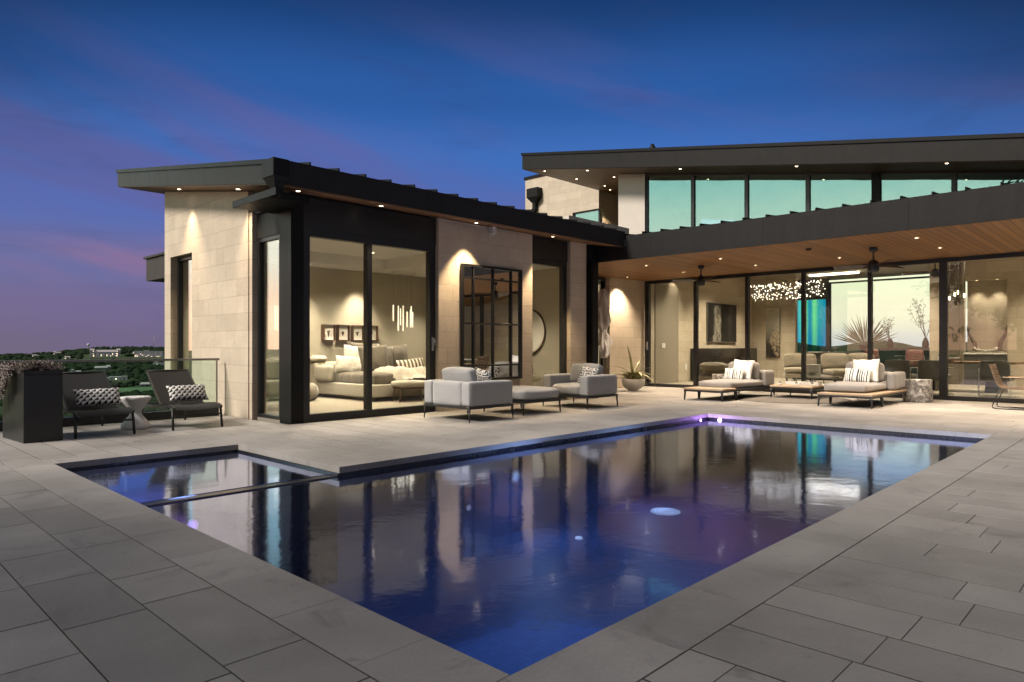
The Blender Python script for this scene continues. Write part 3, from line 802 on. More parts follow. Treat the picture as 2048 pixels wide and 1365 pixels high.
bx('interior_wall', 'plaster_olive', 21.5, 21.6, -7, 12, 3.95, 5.0)
mb = MB(); mb.lathe([(.0, 0), (.08, 0), (.08, .02), (.05, .04), (.05, .10), (.10, .13), (.10, .18), (.06, .24), (.05, .29), (0, .29)], 16, (16.9, 10.67, zu(16.9, 10.67)+.51))
part(mb, 'roof_vent', 'dark_steel')

# --- stone tower behind
mb = MB(); mb.box(20.38, 28, 16.4, 18.85, 0, 7.92); mb.box(20.38, 28, 15.16, 16.4, 6.26, 7.92); mb.box(20.38, 28, 15.16, 16.4, 0, 4.85); mb.box(20.7, 28, 15.16, 15.24, 4.85, 6.26)
part(mb, 'stone_tower', 'limestone')
bx('roof_trim', 'dark_steel', 20.34, 28.05, 15.17, 18.9, 7.922, 8.03)
window('window', 'x', 15.17, 16.398, 4.851, 6.259, .05, .08, 'clerestory_glass', 20.43)
mb = MB(); mb.box(20.08, 20.378, 17.93, 18.52, 7.09, 7.46, .01)
mb.hexa([(20.17,18.12,6.9),(20.36,18.12,6.9),(20.36,18.33,6.9),(20.17,18.33,6.9),(20.09,17.95,7.09),(20.378,17.95,7.09),(20.378,18.5,7.09),(20.09,18.5,7.09)])
mb.box(20.19, 20.36, 18.15, 18.30, 6.62, 6.9)
mb.bar([(20.28, 18.22, 6.66), (20.28, 18.55, 6.4), (20.28, 19.05, 6.35)], .15, .15)
part(mb, 'conductor_head', 'dark_steel')
# --- rear wing: end of a lower roof beyond the bedroom
bx('roof', 'roof_metal', 6.48, 11.5, 16.0, 20, 2.93, 3.52)
bx('roof_trim', 'dark_steel', 6.42, 11.5, 16.15, 20.05, 3.522, 3.58)
bx('stone_wall', 'limestone', 7.6, 11.5, 16.4, 19.5, -.5, 2.92)

# --- living room interior
bx('interior_floor', 'inside_floor', 17.2, 28, -7, 11.3, -.1, .03)
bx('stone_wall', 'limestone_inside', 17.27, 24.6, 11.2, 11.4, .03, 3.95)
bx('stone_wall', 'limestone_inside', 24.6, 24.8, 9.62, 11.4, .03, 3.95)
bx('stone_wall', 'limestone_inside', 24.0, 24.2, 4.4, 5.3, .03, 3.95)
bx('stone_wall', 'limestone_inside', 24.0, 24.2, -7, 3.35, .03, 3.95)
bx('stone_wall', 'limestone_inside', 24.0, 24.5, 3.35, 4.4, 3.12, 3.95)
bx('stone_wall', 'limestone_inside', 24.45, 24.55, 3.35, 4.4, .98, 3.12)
bx('interior_wall', 'plaster_olive', 24.2, 28, 5.2, 5.3, .03, 3.95)
bx('interior_wall', 'plaster_olive', 24.8, 27.9, 11.2, 11.3, .03, 3.95)
simple('curtain_brown', (.11, .088, .062), .85, 0, .1, 12)
bx('curtain_panel', 'curtain_brown', 23.9, 23.98, 4.5, 4.95, .03, 3.6)
bx('ceiling', 'ceiling_paint', 17.27, 28, -7, 11.2, 3.76, 3.95)
bx('interior_wall', 'plaster_olive', 17.27, 28, -7.2, -7, .03, 3.95)
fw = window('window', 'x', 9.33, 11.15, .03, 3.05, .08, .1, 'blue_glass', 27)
fw = window('window', 'x', 5.35, 9.3, .03, 3.6, .06, .1, 'window_glass', 27)
bx('interior_wall', 'charcoal_wall', 27.0, 27.1, 9.33, 11.15, 3.05, 3.76)
bx('interior_door', 'grey_door', 17.85, 19.2, 11.17, 11.2, .03, 3.05)
for n_ in bpy.data.objects:
    pass
GAIN = 6.2
# ------------------------------------------------------------------ recessed lights (parts of the house) and their lamps
WARM = (1, .75, .46)
def downlight(x, y, z, e=0, cone=70, blend=.6, r=.035, tilt=(0, 0), soft=.03, colr=WARM, face='bulb_warm'):
    mb = MB(); mb.lathe([(r*1.35, -.004), (r*1.35, -.010), (r, -.012), (r*.96, -.003)], 20, (x, y, z))
    o = part(mb, 'downlight', 'lens_rim')
    mb = MB(); mb.lathe([(r*.96, -.006), (0, -.006)], 20, (x, y, z)); part(mb, 'lens', face, o)
    if e:
        l = lamp('SPOT', 'downlight_lamp', (x, y, z-.03), e*GAIN, colr, spot_size=R(cone), spot_blend=blend, shadow_soft_size=soft)
        l.rotation_euler = (R(tilt[0]), R(tilt[1]), 0)
        return l
# eaves
for x, e in ((4.95, 0), (6.39, 18), (8.46, 60), (10.59, 60)):
    downlight(x, 9.03, zsof(9.03), e, 76, .5)
downlight(4.72, 12.87, zsof(12.87), 30, 70, .9); downlight(4.76, 10.56, zsof(10.56), 18, 64, .8)
# patio
for x, y, e in ((13.86, 8.92, 55), (15.79, 10.77, 75), (15.70, 8.99, 55), (13.87, 7.04, 55), (15.57, 7.02, 55), (15.51, 5.12, 55), (15.29, 3.2, 55), (13.63, 3.21, 55), (13.7, 1.3, 55), (15.3, 1.3, 55)):
    downlight(x, y, 3.075, e, 104, .8, colr=(1, .80, .58))
mb = MB(); mb.lathe([(.055, 0), (.055, -.02), (.03, -.035), (0, -.035)], 20, (13.7, 5.1, 3.075)); part(mb, 'smoke_detector', 'dark_steel')
# upper soffit
for x, y, e in ((16.48, 14.4, 0), (16.48, 12.68, 0), (17.91, 14.24, 0), (17.6, 12.5, 12), (20.1, 14.45, 70), (19.25, 14.07, 30), (16.47, 9.53, 0), (16.36, 6.37, 0), (16.3, 3.29, 0)):
    downlight(x, y, zu(x, y), e, 110)
# bedroom
GAIN = 11.0
BW = (1, .85, .65)
for x, y, e in ((6.5, 10.8, 50), (8.7, 10.9, 50), (6.5, 12.6, 60), (8.7, 12.6, 60)):
    downlight(x, y, TZ, e, 130, .9, colr=BW, soft=.08)
for x, y, e, c in ((7.75, 13.65, 50, 80), (9.25, 13.7, 55, 80), (11.0, 13.2, 40, 90), (10.9, 10.6, 30, 100), (5.9, 13.7, 40, 80)):
    downlight(x, y, CZ, e, c, .8, colr=BW, soft=.06)
# living room; those over the palm and in the mirrored end are added fill
GAIN = 12.0
for x, y, e, c in ((18.6, 9.6, 90, 120), (21.0, 9.8, 90, 120), (23.0, 9.9, 80, 100), (20.4, 7.0, 90, 130), (22.9, 6.0, 70, 120), (20.2, 3.6, 80, 120), (22.6, 2.2, 60, 120), (20.2, .4, 70, 120), (25.6, 10.4, 50, 110), (20.4, -2.4, 90, 130), (22.4, -4.4, 90, 130), (25.2, 7.7, 30, 70), (23.3, -1.2, 60, 110), (23.3, -3.4, 60, 110), (23.3, -5.6, 60, 110), (18.6, -.6, 60, 120)):
    downlight(x, y, 3.76, e, c, .9, colr=BW, soft=.1)
for y in (3.62, 4.12):
    downlight(24.2, y, 3.115, 5.5, 80, .7, colr=BW)
# scallop on the grey door
downlight(18.9, 10.9, 3.755, 14, 64, .6, colr=BW)
# the long light cove over the bar
bx('cove_light', 'bulb_soft', 25.3, 25.42, 7.75, 9.4, 3.70, 3.757)
# ------------------------------------------------------------------ outdoor furniture
fabric('grey_fabric', (.33, .33, .335), 420, .07, .12, .25)
fabric('taupe_fabric', (.25, .235, .22), 420, .08, .15, .25)
fabric('white_fabric', (.74, .72, .68), 420, .04, .2)
simple('gunmetal', (.02, .021, .022), .45, .1, .15, 8)
simple('sling', (.011, .0105, .0102), .8, 0, .2, 200, .2, 400)
simple('concrete_white', (.60, .59, .57), .75, 0, .05, 8, .1, 80)
simple('ceramic_white', (.72, .69, .65), .45, 0, .04, 5)
simple('planter_steel', (.012, .012, .0125), .34, 0, .2, 2, spec=.5)

def pattern(name, fn, a, b_, rough=.9):
    m, nt, N, L, b = nodes(name)
    p = sep(nt, objco(nt))
    f = fn(nt, p)
    n3 = noise_out(nt, 180, 2, .6, objco(nt))
    c = mixc(nt, f, a, b_)
    c = mixc(nt, .25, c, mixc(nt, n3, (.5, .5, .5), (1.3, 1.3, 1.3)), 'MULTIPLY')
    L.new(c, b.inputs['Base Color']); b.inputs['Roughness'].default_value = rough
    bump(nt, n3, .15, .006, b)
    M[name] = m
def tri(nt, p):
    z = mth(nt, 'DIVIDE', mth(nt, 'ADD', p[2], 1.0), .044); row = mth(nt, 'FLOOR', z); fz = mth(nt, 'FRACT', z)
    x = mth(nt, 'ADD', mth(nt, 'DIVIDE', mth(nt, 'ADD', p[0], 1.0), .074), mth(nt, 'MULTIPLY', row, .37)); fx = mth(nt, 'FRACT', x)
    return (lambda q: (setattr(q.node.inputs[2], 'default_value', .22), mth(nt, 'GREATER_THAN', fx, q))[1])(mth(nt, 'MULTIPLY_ADD', fz, .70))
pattern('triangle_print', tri, (.72, .70, .67), (.012, .012, .013))
STR = [(-.205, .012), (-.165, .010), (-.12, .022), (-.07, .02), (.03, .034), (.075, .018), (.115, .02), (.155, .012), (.2, .02)]
def stripes(nt, p):
    acc = None
    for x0, w in STR:
        e = mth(nt, 'LESS_THAN', mth(nt, 'ABSOLUTE', mth(nt, 'SUBTRACT', p[0], x0)), w/2)
        acc = e if acc is None else mth(nt, 'MAXIMUM', acc, e)
    return acc
pattern('stripe_print', stripes, (.72, .69, .64), (.03, .03, .033))
KEY = ['1111111110', '1000000010', '1011111010', '1010001010', '1010101010', '1010111010', '1010000010', '1011111110', '1000000000', '1111111111']
def greek(nt, p):
    """interlocking key lines"""
    u = mth(nt, 'DIVIDE', mth(nt, 'ADD', p[0], 2), .15); v = mth(nt, 'DIVIDE', mth(nt, 'ADD', p[2], 2), .15)
    fu, fv = mth(nt, 'FRACT', u), mth(nt, 'FRACT', v)
    def band(a, lo, hi): return mth(nt, 'MULTIPLY', mth(nt, 'GREATER_THAN', a, lo), mth(nt, 'LESS_THAN', a, hi))
    def rect(a, b_, c, d): return mth(nt, 'MULTIPLY', band(fu, a, b_), band(fv, c, d))
    acc = None
    for r_ in ((0, 1, 0, .13), (0, .13, 0, .75), (0, .75, .62, .75), (.62, .75, .25, .75), (.25, .75, .25, .38), (.25, .38, .25, .52), (.85, .98, .13, .9), (.13, .98, .85, .92)):
        e = rect(*r_); acc = e if acc is None else mth(nt, 'MAXIMUM', acc, e)
    return acc
pattern('key_print', greek, (.015, .015, .016), (.74, .72, .69))

def leg_mb(x, y, z1, sx, sy, r0=.017, r1=.010):
    """slim tapered cast leg with a curved knee"""
    mb = MB(); mb.tube([(x, y, z1), (x, y, z1*.75), (x+sx*.006, y+sy*.006, z1*.4), (x+sx*.010, y+sy*.010, 0)], [r0*1.25, r0, r0*.85, r1], 8)
    return mb
RZ0, RZ1 = .198, .236
def rails(x0, x1, y0, y1, z0=RZ0, z1=RZ1, w=.032):
    mb = MB(); mb.box(x0, x1, y0, y0+w, z0, z1, .004); mb.box(x0, x1, y1-w, y1, z0, z1, .004)
    mb.box(x0, x0+w, y0+w, y1-w, z0, z1, .004); mb.box(x1-w, x1, y0+w, y1-w, z0, z1, .004)
    mb.box(x0+w, x1-w, y0+w, y1-w, z0+.02, z0+.026)
    return mb
def four_legs(t, hx, hy, z=RZ0+.01, inset=.018):
    for sx in (-1, 1):
        for sy in (-1, 1): leg_mb(sx*(hx-inset), sy*(hy-inset), z, sx, sy).build('leg', 'gunmetal', t)

def armchair(label, loc, rz):
    t = thing('armchair', label, 'armchair', loc, rz, 'grey outdoor armchairs')
    hx, hy = .485, .55
    rails(-hx, hx, -hy, hy).build('frame', 'gunmetal', t); four_legs(t, hx, hy)
    z0 = RZ1+.004
    for s in (-1, 1):
        mb = MB(); y0, y1 = (-hy+.005, -hy+.2) if s < 0 else (hy-.2, hy-.005)
        mb.cushion(-hx+.005, hx-.01, y0, y1, z0, .612, .028, .008, 12, seed=s); mb.build('armrest', 'grey_fabric', t)
    mb = MB(); mb.cushion(-hx+.004, -hx+.2, -hy+.212, hy-.212, z0, .606, .03, .014, 12); mb.build('backrest', 'grey_fabric', t)
    mb = MB(); mb.cushion(-hx+.212, hx-.02, -hy+.21, hy-.21, z0, .43, .05, .03, 12, seed=3); mb.build('seat_cushion', 'grey_fabric', t)
    T = Matrix.Translation((-hx+.30, 0, .62)) @ Matrix.Rotation(R(-14), 4, 'Y')
    mb = MB(); mb.cushion(-.085, .085, -hy+.215, hy-.215, -.2, .19, .035, .022, 14, T=T, seed=8); mb.build('back_cushion', 'grey_fabric', t)
    return t
armchair('grey armchair with its back to the camera, nearest the glass sliding doors', (7.48, 8.17, 0), 0)
armchair('grey armchair facing the ottoman, with a key patterned cushion on its seat', (10.49, 8.25, 0), PI)
t = thing('ottoman', 'square grey padded ottoman standing between the two armchairs', 'ottoman', (8.86, 8.27, 0))
rails(-.49, .49, -.485, .485).build('frame', 'gunmetal', t); four_legs(t, .49, .485)
mb = MB(); mb.cushion(-.48, .48, -.475, .475, RZ1+.004, .425, .06, .03, 14); mb.build('cushion', 'grey_fabric', t)

def pillow(name, label, w, h, th, mat, loc, rz, lean, roll=0, group=None, seed=0, cat='pillow'):
    """upright scatter cushion: faces local -y, leans back by lean degrees"""
    mb = MB(); mb.pillow(w, h, th, seed=seed)
    o = mb.build(name, mat); o.rotation_euler = Euler((R(-lean), R(roll), R(rz)), 'XYZ'); o.location = loc
    tag(o, label, cat, group); return o
# local -y of the pillow is turned towards the sitter
pillow('pillow', 'black and white key patterned pillow on the armchair facing the ottoman', .40, .38, .14, 'key_print', (10.46, 8.03, .59), -76, 24, 6, seed=2)
pillow('pillow', 'key patterned pillow peeping over the arm of the armchair near the doors', .40, .40, .14, 'key_print', (7.66, 7.98, .61), 80, 22, -8, seed=5)

# --- lounge suite under the patio roof
def chaise(label, loc, plat, cush, backx, arms, wood_to, legs):
    """long low daybed on a teak deck; local x runs towards the backrest"""
    t = thing('daybed', label, 'daybed', loc, 0, 'grey daybeds on teak decks')
    return t
def daybed(label, x0, x1, y0, y1, split, seat, bx0, wood_full):
    cx, cy = (x0+x1)/2, (y0+y1)/2
    t = thing('daybed', label, 'daybed', (cx, cy, 0), 0, 'grey daybeds on teak decks')
    L_ = lambda x: x-cx
    W_ = lambda y: y-cy
    z0, z1 = .185, .225
    for a, b_ in ((x0, split-.015), (split+.015, x1)):
        mb = rails(L_(a), L_(b_), W_(y0), W_(y1), z0, z1); mb.build('frame', 'gunmetal', t)
        for x, sx in ((a+.02, -1), (b_-.02, 1)):
            for y, sy in ((y0+.02, -1), (y1-.02, 1)): leg_mb(L_(x), W_(y), z0+.01, sx, sy, .022, .013).build('leg', 'gunmetal', t)
    wx1 = x1 if wood_full else split-.015
    mb = MB()
    n = max(1, round((y1-y0)/.1)); w = (y1-y0)/n
    mb.box(L_(x0)-.006, L_(split-.016), W_(y0)-.006, W_(y1)+.006, z1+.001, z1+.038, .004)
    if wood_full: mb.box(L_(split+.012), L_(x1), W_(y0)-.006, W_(y1)+.006, z1+.001, z1+.038, .004)
    mb.build('teak_deck', 'teak', t)
    if not wood_full:
        mb = MB(); mb.box(L_(split+.03), L_(x1)-.03, W_(y0)+.03, W_(y1)-.03, z1-.02, z1+.002); mb.build('seat_base', 'gunmetal', t)
    sx0, sx1, sy0, sy1 = seat; zb = z1+.042 if wood_full else z1+.006
    mb = MB(); mb.cushion(L_(sx0), L_(sx1), W_(sy0), W_(sy1), zb, zb+.165, .06, .02, 16); mb.build('seat_cushion', 'taupe_fabric', t)
    zt = zb+.15
    T = Matrix.Translation((L_(bx0), W_((sy0+sy1)/2), zt+.20)) @ Matrix.Rotation(R(10), 4, 'Y')
    hw = (sy1-sy0)/2-.05
    mb = MB(); mb.cushion(-.09, .09, -hw, hw, -.19, .21, .06, .025, 12, T=T, seed=4); mb.build('back_cushion', 'taupe_fabric', t)
    return t, L_, W_, zb, zt
t, L_, W_, zb, zt = daybed('grey daybed left of the low teak table, near the bowl planter', 13.32, 15.95, 6.72, 7.62, 13.97, (13.9, 15.75, 6.80, 7.6), 15.33, False)
for y0, y1 in ((6.72, 6.90), (7.5, 7.66)):
    mb = MB(); mb.cushion(L_(15.45), L_(15.97), W_(y0), W_(y1), .23, .60, .05, .01, 10); mb.build('armrest', 'taupe_fabric', t)
mb = MB(); mb.cushion(L_(15.80), L_(15.97), W_(6.91), W_(7.49), .23, .60, .05, .01, 10); mb.build('backrest', 'taupe_fabric', t)
t, L_, W_, zb, zt = daybed('grey daybed on a broad teak deck beside the marbled drum stool', 13.70, 16.05, 3.95, 4.93, 14.36, (13.98, 15.6, 4.14, 4.93), 15.22, True)
mb = MB(); mb.cushion(L_(15.25), L_(16.1), W_(3.98), W_(4.14), zb, .63, .05, .01, 10); mb.build('armrest', 'taupe_fabric', t)
mb = MB(); mb.cushion(L_(15.63), L_(15.8), W_(4.15), W_(4.92), zb, .63, .05, .01, 10); mb.build('backrest', 'taupe_fabric', t)
pillow('pillow', 'plain white square pillow on the daybed left of the teak table', .50, .50, .17, 'white_fabric', (15.10, 7.12, .61), -92, 18, 3, seed=3)
pillow('pillow', 'striped lumbar pillow on the daybed left of the teak table', .52, .30, .14, 'stripe_print', (14.90, 7.24, .52), -98, 22, -2, seed=6)
pillow('pillow', 'plain white square pillow on the daybed beside the marbled drum stool', .50, .50, .17, 'white_fabric', (14.97, 4.44, .66), -88, 18, -2, seed=13)
pillow('pillow', 'striped lumbar pillow on the daybed beside the marbled drum stool', .52, .30, .14, 'stripe_print', (14.78, 4.54, .57), -94, 22, 1, seed=16)

t = thing('coffee_table', 'low square teak table with slim dark legs on the round rug', 'coffee table', (15.72, 6.03, 0), 0)
rails(-.56, .56, -.46, .46, .21, .25).build('frame', 'gunmetal', t)
for sx in (-1, 1):
    for sy in (-1, 1): leg_mb(sx*.54, sy*.44, .22, sx, sy, .022, .013).build('leg', 'gunmetal', t)
mb = MB(); mb.box(-.57, .57, -.47, .47, .251, .288, .004); mb.build('tabletop', 'teak', t)

m, nt, N, L, b = nodes('rug_weave')
p = sep(nt, objco(nt)); rr = mth(nt, 'SQRT', mth(nt, 'ADD', mth(nt, 'MULTIPLY', p[0], p[0]), mth(nt, 'MULTIPLY', p[1], p[1])))
fr_ = mth(nt, 'FRACT', mth(nt, 'DIVIDE', rr, .035)); n1 = noise_out(nt, 60, 3, .6, objco(nt))
L.new(mixc(nt, mth(nt, 'ADD', mth(nt, 'MULTIPLY', fr_, .5), mth(nt, 'MULTIPLY', n1, .5)), (.075, .065, .055), (.16, .14, .12)), b.inputs['Base Color'])
b.inputs['Roughness'].default_value = .95; bump(nt, mth(nt, 'ADD', fr_, n1), .6, .008, b); M['rug_weave'] = m
mb = MB(); mb.lathe([(1.22, 0), (1.225, .006), (1.215, .012), (0, .013)], 72)
tag(mb.build('rug', 'rug_weave', loc=(15.03, 6.0, .001)), 'round brown woven outdoor rug under the low teak table', 'rug')

def marble_mat(name, a, b_, c_, sc_=3.5):
    m, nt, N, L, b = nodes(name)
    co = objco(nt); n0 = noise_out(nt, sc_, 6, .62, co, 2.4); n1 = noise_out(nt, sc_*3.2, 5, .6, co, 1.2)
    r = N.new('ShaderNodeValToRGB'); e = r.color_ramp.elements
    e[0].position = .32; e[0].color = (*b_, 1); e[1].position = .62; e[1].color = (*a, 1); q = e.new(.47); q.color = (*c_, 1)
    L.new(mth(nt, 'ADD', mth(nt, 'MULTIPLY', n0, .6), mth(nt, 'MULTIPLY', n1, .4)), r.inputs[0])
    L.new(r.outputs[0], b.inputs['Base Color']); b.inputs['Roughness'].default_value = .35
    bump(nt, n1, .3, .02, b); M[name] = m
marble_mat('fossil_marble', (.68, .66, .64), (.03, .028, .027), (.20, .185, .175), 4.5)
def drum(label, loc, r, h, seed):
    mb = MB(); mb.lathe([(0, .0), (r*.94, 0), (r, .02), (r*1.0, h*.35), (r*.96, h*.7), (r*.985, h-.02), (r*.95, h), (0, h)], 40,
        wob=lambda a, z: 1+.035*noise.noise(Vector((math.cos(a)*1.6+seed, math.sin(a)*1.6, z*3)))+.012*noise.noise(Vector((math.cos(a)*7, math.sin(a)*7+seed, z*12))))
    tag(mb.build('drum_stool', 'fossil_marble', loc=loc), label, 'stool')
drum('rough grey and white marbled drum stool at the end of the right-hand daybed', (16.22, 3.80, 0), .27, .47, 1)
drum('marbled drum stool half hidden behind the daybed near the bowl planter', (16.1, 8.18, 0), .20, .46, 5)

# --- table top objects
t = thing('tray', 'long white bark-edged tray holding a dark spiky plant on the teak table', 'tray', (15.72, 5.98, .289), R(96))
mb = MB(); mb.box(-.36, .36, -.09, .09, 0, .012, .003); mb.box(-.36, .36, -.09, -.075, .012, .075, .004); mb.box(-.36, .36, .075, .09, .012, .075, .004)
mb.box(-.36, -.345, -.075, .075, .012, .075, .003); mb.box(.345, .36, -.075, .075, .012, .075, .003); mb.build('trough', 'ceramic_white', t)
simple('dry_leaf', (.10, .095, .07), .7, 0, .4, 9)
mb = MB(); rnd = random.Random(3)
for i in range(46):
    x = rnd.uniform(-.32, .3); a = rnd.uniform(0, 6.28); l = rnd.uniform(.09, .19); e = rnd.uniform(.3, 1.3)
    p0 = Vector((x, rnd.uniform(-.05, .05), .02)); d_ = Vector((math.cos(a)*math.cos(e), math.sin(a)*math.cos(e), math.sin(e)))
    mb.tube([p0, p0+d_*l*.6, p0+d_*l+Vector((0, 0, -.02))], [.008, .007, .001], 5)
mb.build('plant', 'dry_leaf', t)
def votive(label, x, y):
    t = thing('candle_cup', label, 'candle cup', (x, y, .289))
    mb = MB(); mb.lathe([(0, 0), (.03, 0), (.042, .02), (.046, .05), (.043, .052), (.038, .03), (0, .03)], 20); mb.build('cup', 'ceramic_white', t)
    mb = MB(); mb.lathe([(.012, .03), (.03, .055), (.02, .08), (0, .09)], 9, wob=lambda a, z: 1+.3*math.sin(a*3)); mb.build('succulent', 'dry_leaf', t)
votive('small white succulent cup at the left end of the teak table', 15.30, 6.33)
votive('small white succulent cup in front of the middle of the white tray', 15.26, 5.95)
votive('small white succulent cup beside the right end of the white tray', 15.40, 5.66)
mb = MB(); mb.box(-.1, .1, -.07, .07, 0, .014, .003); mb.box(-.085, .085, -.055, .055, .014, .026, .003)
tag(mb.build('book', 'white_fabric', loc=(15.95, 5.66, .289)), 'thin pale book lying on the right back corner of the teak table', 'book')

# --- sun loungers by the glass rail
def lounger(label, loc, rz=0):
    t = thing('sun_lounger', label, 'sun lounger', loc, rz, 'black mesh sun loungers')
    hw = .325
    # the side frame: a flat tube that curves down at the foot end (local -y) and runs back under the backrest
    for s in (-1, 1):
        mb = MB(); mb.bar([(s*hw, -.03, .292), (s*hw, .06, .318), (s*hw, .2, .325), (s*hw, .5, .305), (s*hw, .85, .285), (s*hw, 1.42, .285)], .026, .036); mb.build('side_rail', 'gunmetal', t)
        mb = MB(); mb.bar([(s*(hw-.03), .56, .31), (s*(hw-.03), .8, .50), (s*(hw-.03), 1.14, .79)], .022, .03); mb.build('back_rail', 'gunmetal', t)
        mb = MB(); mb.tube([(s*(hw+.004), .02, .30), (s*(hw+.012), -.02, 0)], [.019, .017], 8); mb.build('leg', 'gunmetal', t)
        mb = MB(); mb.tube([(s*(hw-.012), 1.25, .285), (s*(hw-.008), 1.3, 0)], [.017, .015], 8); mb.build('leg', 'gunmetal', t)
    mb = MB()
    for y, z in ((.03, .285), (1.40, .285)): mb.tube([(-hw, y, z), (hw, y, z)], .014, 8)
    mb.tube([(-hw, .0, .19), (hw, .0, .19)], .012, 8)
    mb.tube([(-hw+.03, 1.14, .79), (hw-.03, 1.14, .79)], .014, 8)
    mb.build('cross_bar', 'gunmetal', t)
    def sheet(pts, w, sagf):
        mb = MB(); n = 10; rows = []
        for (y, z) in pts:
            rows.append([Vector((-w+2*w*i/n, y, z-sagf*(1-(i/n*2-1)**2))) for i in range(n+1)])
        for th in (0, -.006):
            vs = [[mb.bm.verts.new(p+Vector((0, 0, th))) for p in r_] for r_ in rows]
            fs = [mb.bm.faces.new((vs[j][i], vs[j][i+1], vs[j+1][i+1], vs[j+1][i])) for j in range(len(vs)-1) for i in range(n)]
            mb._m(fs, 0, True)
        return mb
    sheet([(-.04, .285), (-.01, .315), (.05, .334), (.2, .342), (.35, .335), (.58, .318)], hw-.012, .02).build('seat_sling', 'sling', t)
    sheet([(.58, .325), (.7, .43), (.9, .60), (1.14, .80)], hw-.035, .015).build('back_sling', 'sling', t)
    # elastic cords below the seat
    mb = MB()
    for k in range(4):
        y = .14+k*.1; mb.tube([(-hw+.02, y, .31), (-hw*.4, y+.01, .262), (hw*.4, y-.01, .262), (hw-.02, y, .31)], .006, 5)
    mb.build('cord', 'gunmetal', t)
    return t
lounger('black mesh sun lounger beside the black planter, with a triangle print pillow', (2.71, 9.87, 0))
lounger('black mesh sun lounger nearest the stone wall, with a triangle print pillow', (3.87, 9.87, 0))
pillow('pillow', 'black and white triangle print pillow on the lounger beside the planter', .56, .27, .13, 'triangle_print', (2.76, 10.36, .475), 2, 34, 0, seed=21)
pillow('pillow', 'black and white triangle print pillow on the lounger nearest the stone wall', .56, .27, .13, 'triangle_print', (3.92, 10.36, .475), 2, 34, 0, seed=25)
mb = MB(); mb.lathe([(0, 0), (.19, 0), (.193, .012), (.185, .05), (.13, .13), (.085, .185), (.072, .225), (.085, .265), (.14, .34), (.19, .41), (.196, .435), (.19, .447), (.17, .45), (0, .444)], 48)
tag(mb.build('side_table', 'concrete_white', loc=(3.27, 10.52, 0)), 'white hourglass shaped side table between the two sun loungers', 'side table')

# --- glass balustrade
rail = thing('glass_railing', 'frameless glass railing with a dark shoe and metal cap rail along the terrace edge', 'railing', (4.82, 11.5, 0), world=True)
mb = MB(); mb.box(-6.8, 4.84, 11.45, 11.55, 0.001, .13, .004); mb.build('base_shoe', 'frame_black', rail)
mb = MB(); mb.box(-6.8, 4.86, 11.475, 11.525, .925, .962, .004); mb.build('cap_rail', 'cap_metal' if 'cap_metal' in M else simple('cap_metal', (.22, .21, .20), .35, .6, .1), rail)
x = 4.80
while x > -6.7:
    mb = MB(); mb.box(max(-6.8, x-1.36), x, 11.493, 11.507, .131, .924, .002); mb.build('glass_panel', 'rail_glass', rail); x -= 1.372
mb = MB(); mb.box(4.812, 4.83, 11.485, 11.515, .131, .924, .002); mb.build('end_post', 'cap_metal', rail)

# --- tall black planter with trailing succulents
t = thing('planter', 'tall black steel planter box overflowing with trailing mauve succulents', 'planter', (2.01, 10.12, 0))
t.rotation_euler = (0, 0, R(4))
mb = MB(); h_ = .865; mb.box(-.205, .205, -.30, .56, 0, h_-.05, .004)
for a in ((-.205, -.185, -.30, .56), (.185, .205, -.30, .56), (-.185, .185, -.30, -.28), (-.185, .185, .54, .56)): mb.box(*a, h_-.05, h_, .003)
mb.build('box', 'planter_steel', t)
m, nt, N, L, b = nodes('succulent_leaf')
gi = noise_out(nt, 26, 3, .6, objco(nt)); g2 = noise_out(nt, 7, 3, .6, objco(nt))
c = mixc(nt, mth(nt, 'SUBTRACT', mth(nt, 'MULTIPLY', gi, 2.2), .6, True), (.045, .03, .025), (.42, .34, .32)); c = mixc(nt, mth(nt, 'MULTIPLY', g2, .5), c, (.13, .12, .08))
L.new(c, b.inputs['Base Color']); b.inputs['Roughness'].default_value = .6; M['succulent_leaf'] = m
mb = MB(); rnd = random.Random(11)
def rosette(mb, p, r, n, rnd, up=Vector((0, 0, 1))):
    ax = up.normalized(); x = ax.orthogonal().normalized(); y = ax.cross(x)
    for i in range(n):
        a = i*2.4+rnd.random()*.4; e = .25+1.05*(i/n)
        d_ = (x*math.cos(a)+y*math.sin(a))*math.cos(e)+ax*math.sin(e)
        q = p+d_*r*(.6+.4*rnd.random()); s = d_.cross(ax).normalized()*r*.20; w = ax*r*.1
        v = [mb.bm.verts.new(z) for z in (p, p+(q-p)*.55+s, q, p+(q-p)*.55-s, p+(q-p)*.55+w)]
        mb._m([mb.bm.faces.new((v[0], v[1], v[4])), mb.bm.faces.new((v[1], v[2], v[4])), mb.bm.faces.new((v[2], v[3], v[4])), mb.bm.faces.new((v[3], v[0], v[4]))], 0)
for i in range(340):
    x, y = rnd.uniform(-.23, .23), rnd.uniform(-.33, .58)
    z = h_+rnd.uniform(-.03, .05)+.05*max(0, noise.noise(Vector((x*6, y*6, 0))))
    rosette(mb, Vector((x, y, z)), rnd.uniform(.045, .085), 10, rnd, Vector((rnd.uniform(-.5, .5), rnd.uniform(-.5, .5), 1)))
for k in range(46):       # stems trailing over the -x side
    y0 = rnd.uniform(.0, .52); ln = rnd.uniform(.1, .42)*(.45+ (y0+.1)*2.0)
    for j in range(int(ln/.03)):
        f = j*.03; x = -.225-.045*math.sin(min(1.5, f*7))-rnd.uniform(0, .05); z = h_+.02-f
        rosette(mb, Vector((x, y0+rnd.uniform(-.03, .03)+f*.12, z)), rnd.uniform(.035, .065), 8, rnd, Vector((-1, rnd.uniform(-.4, .4), .2)))
mb.build('succulents', 'succulent_leaf', t, recalc=False)

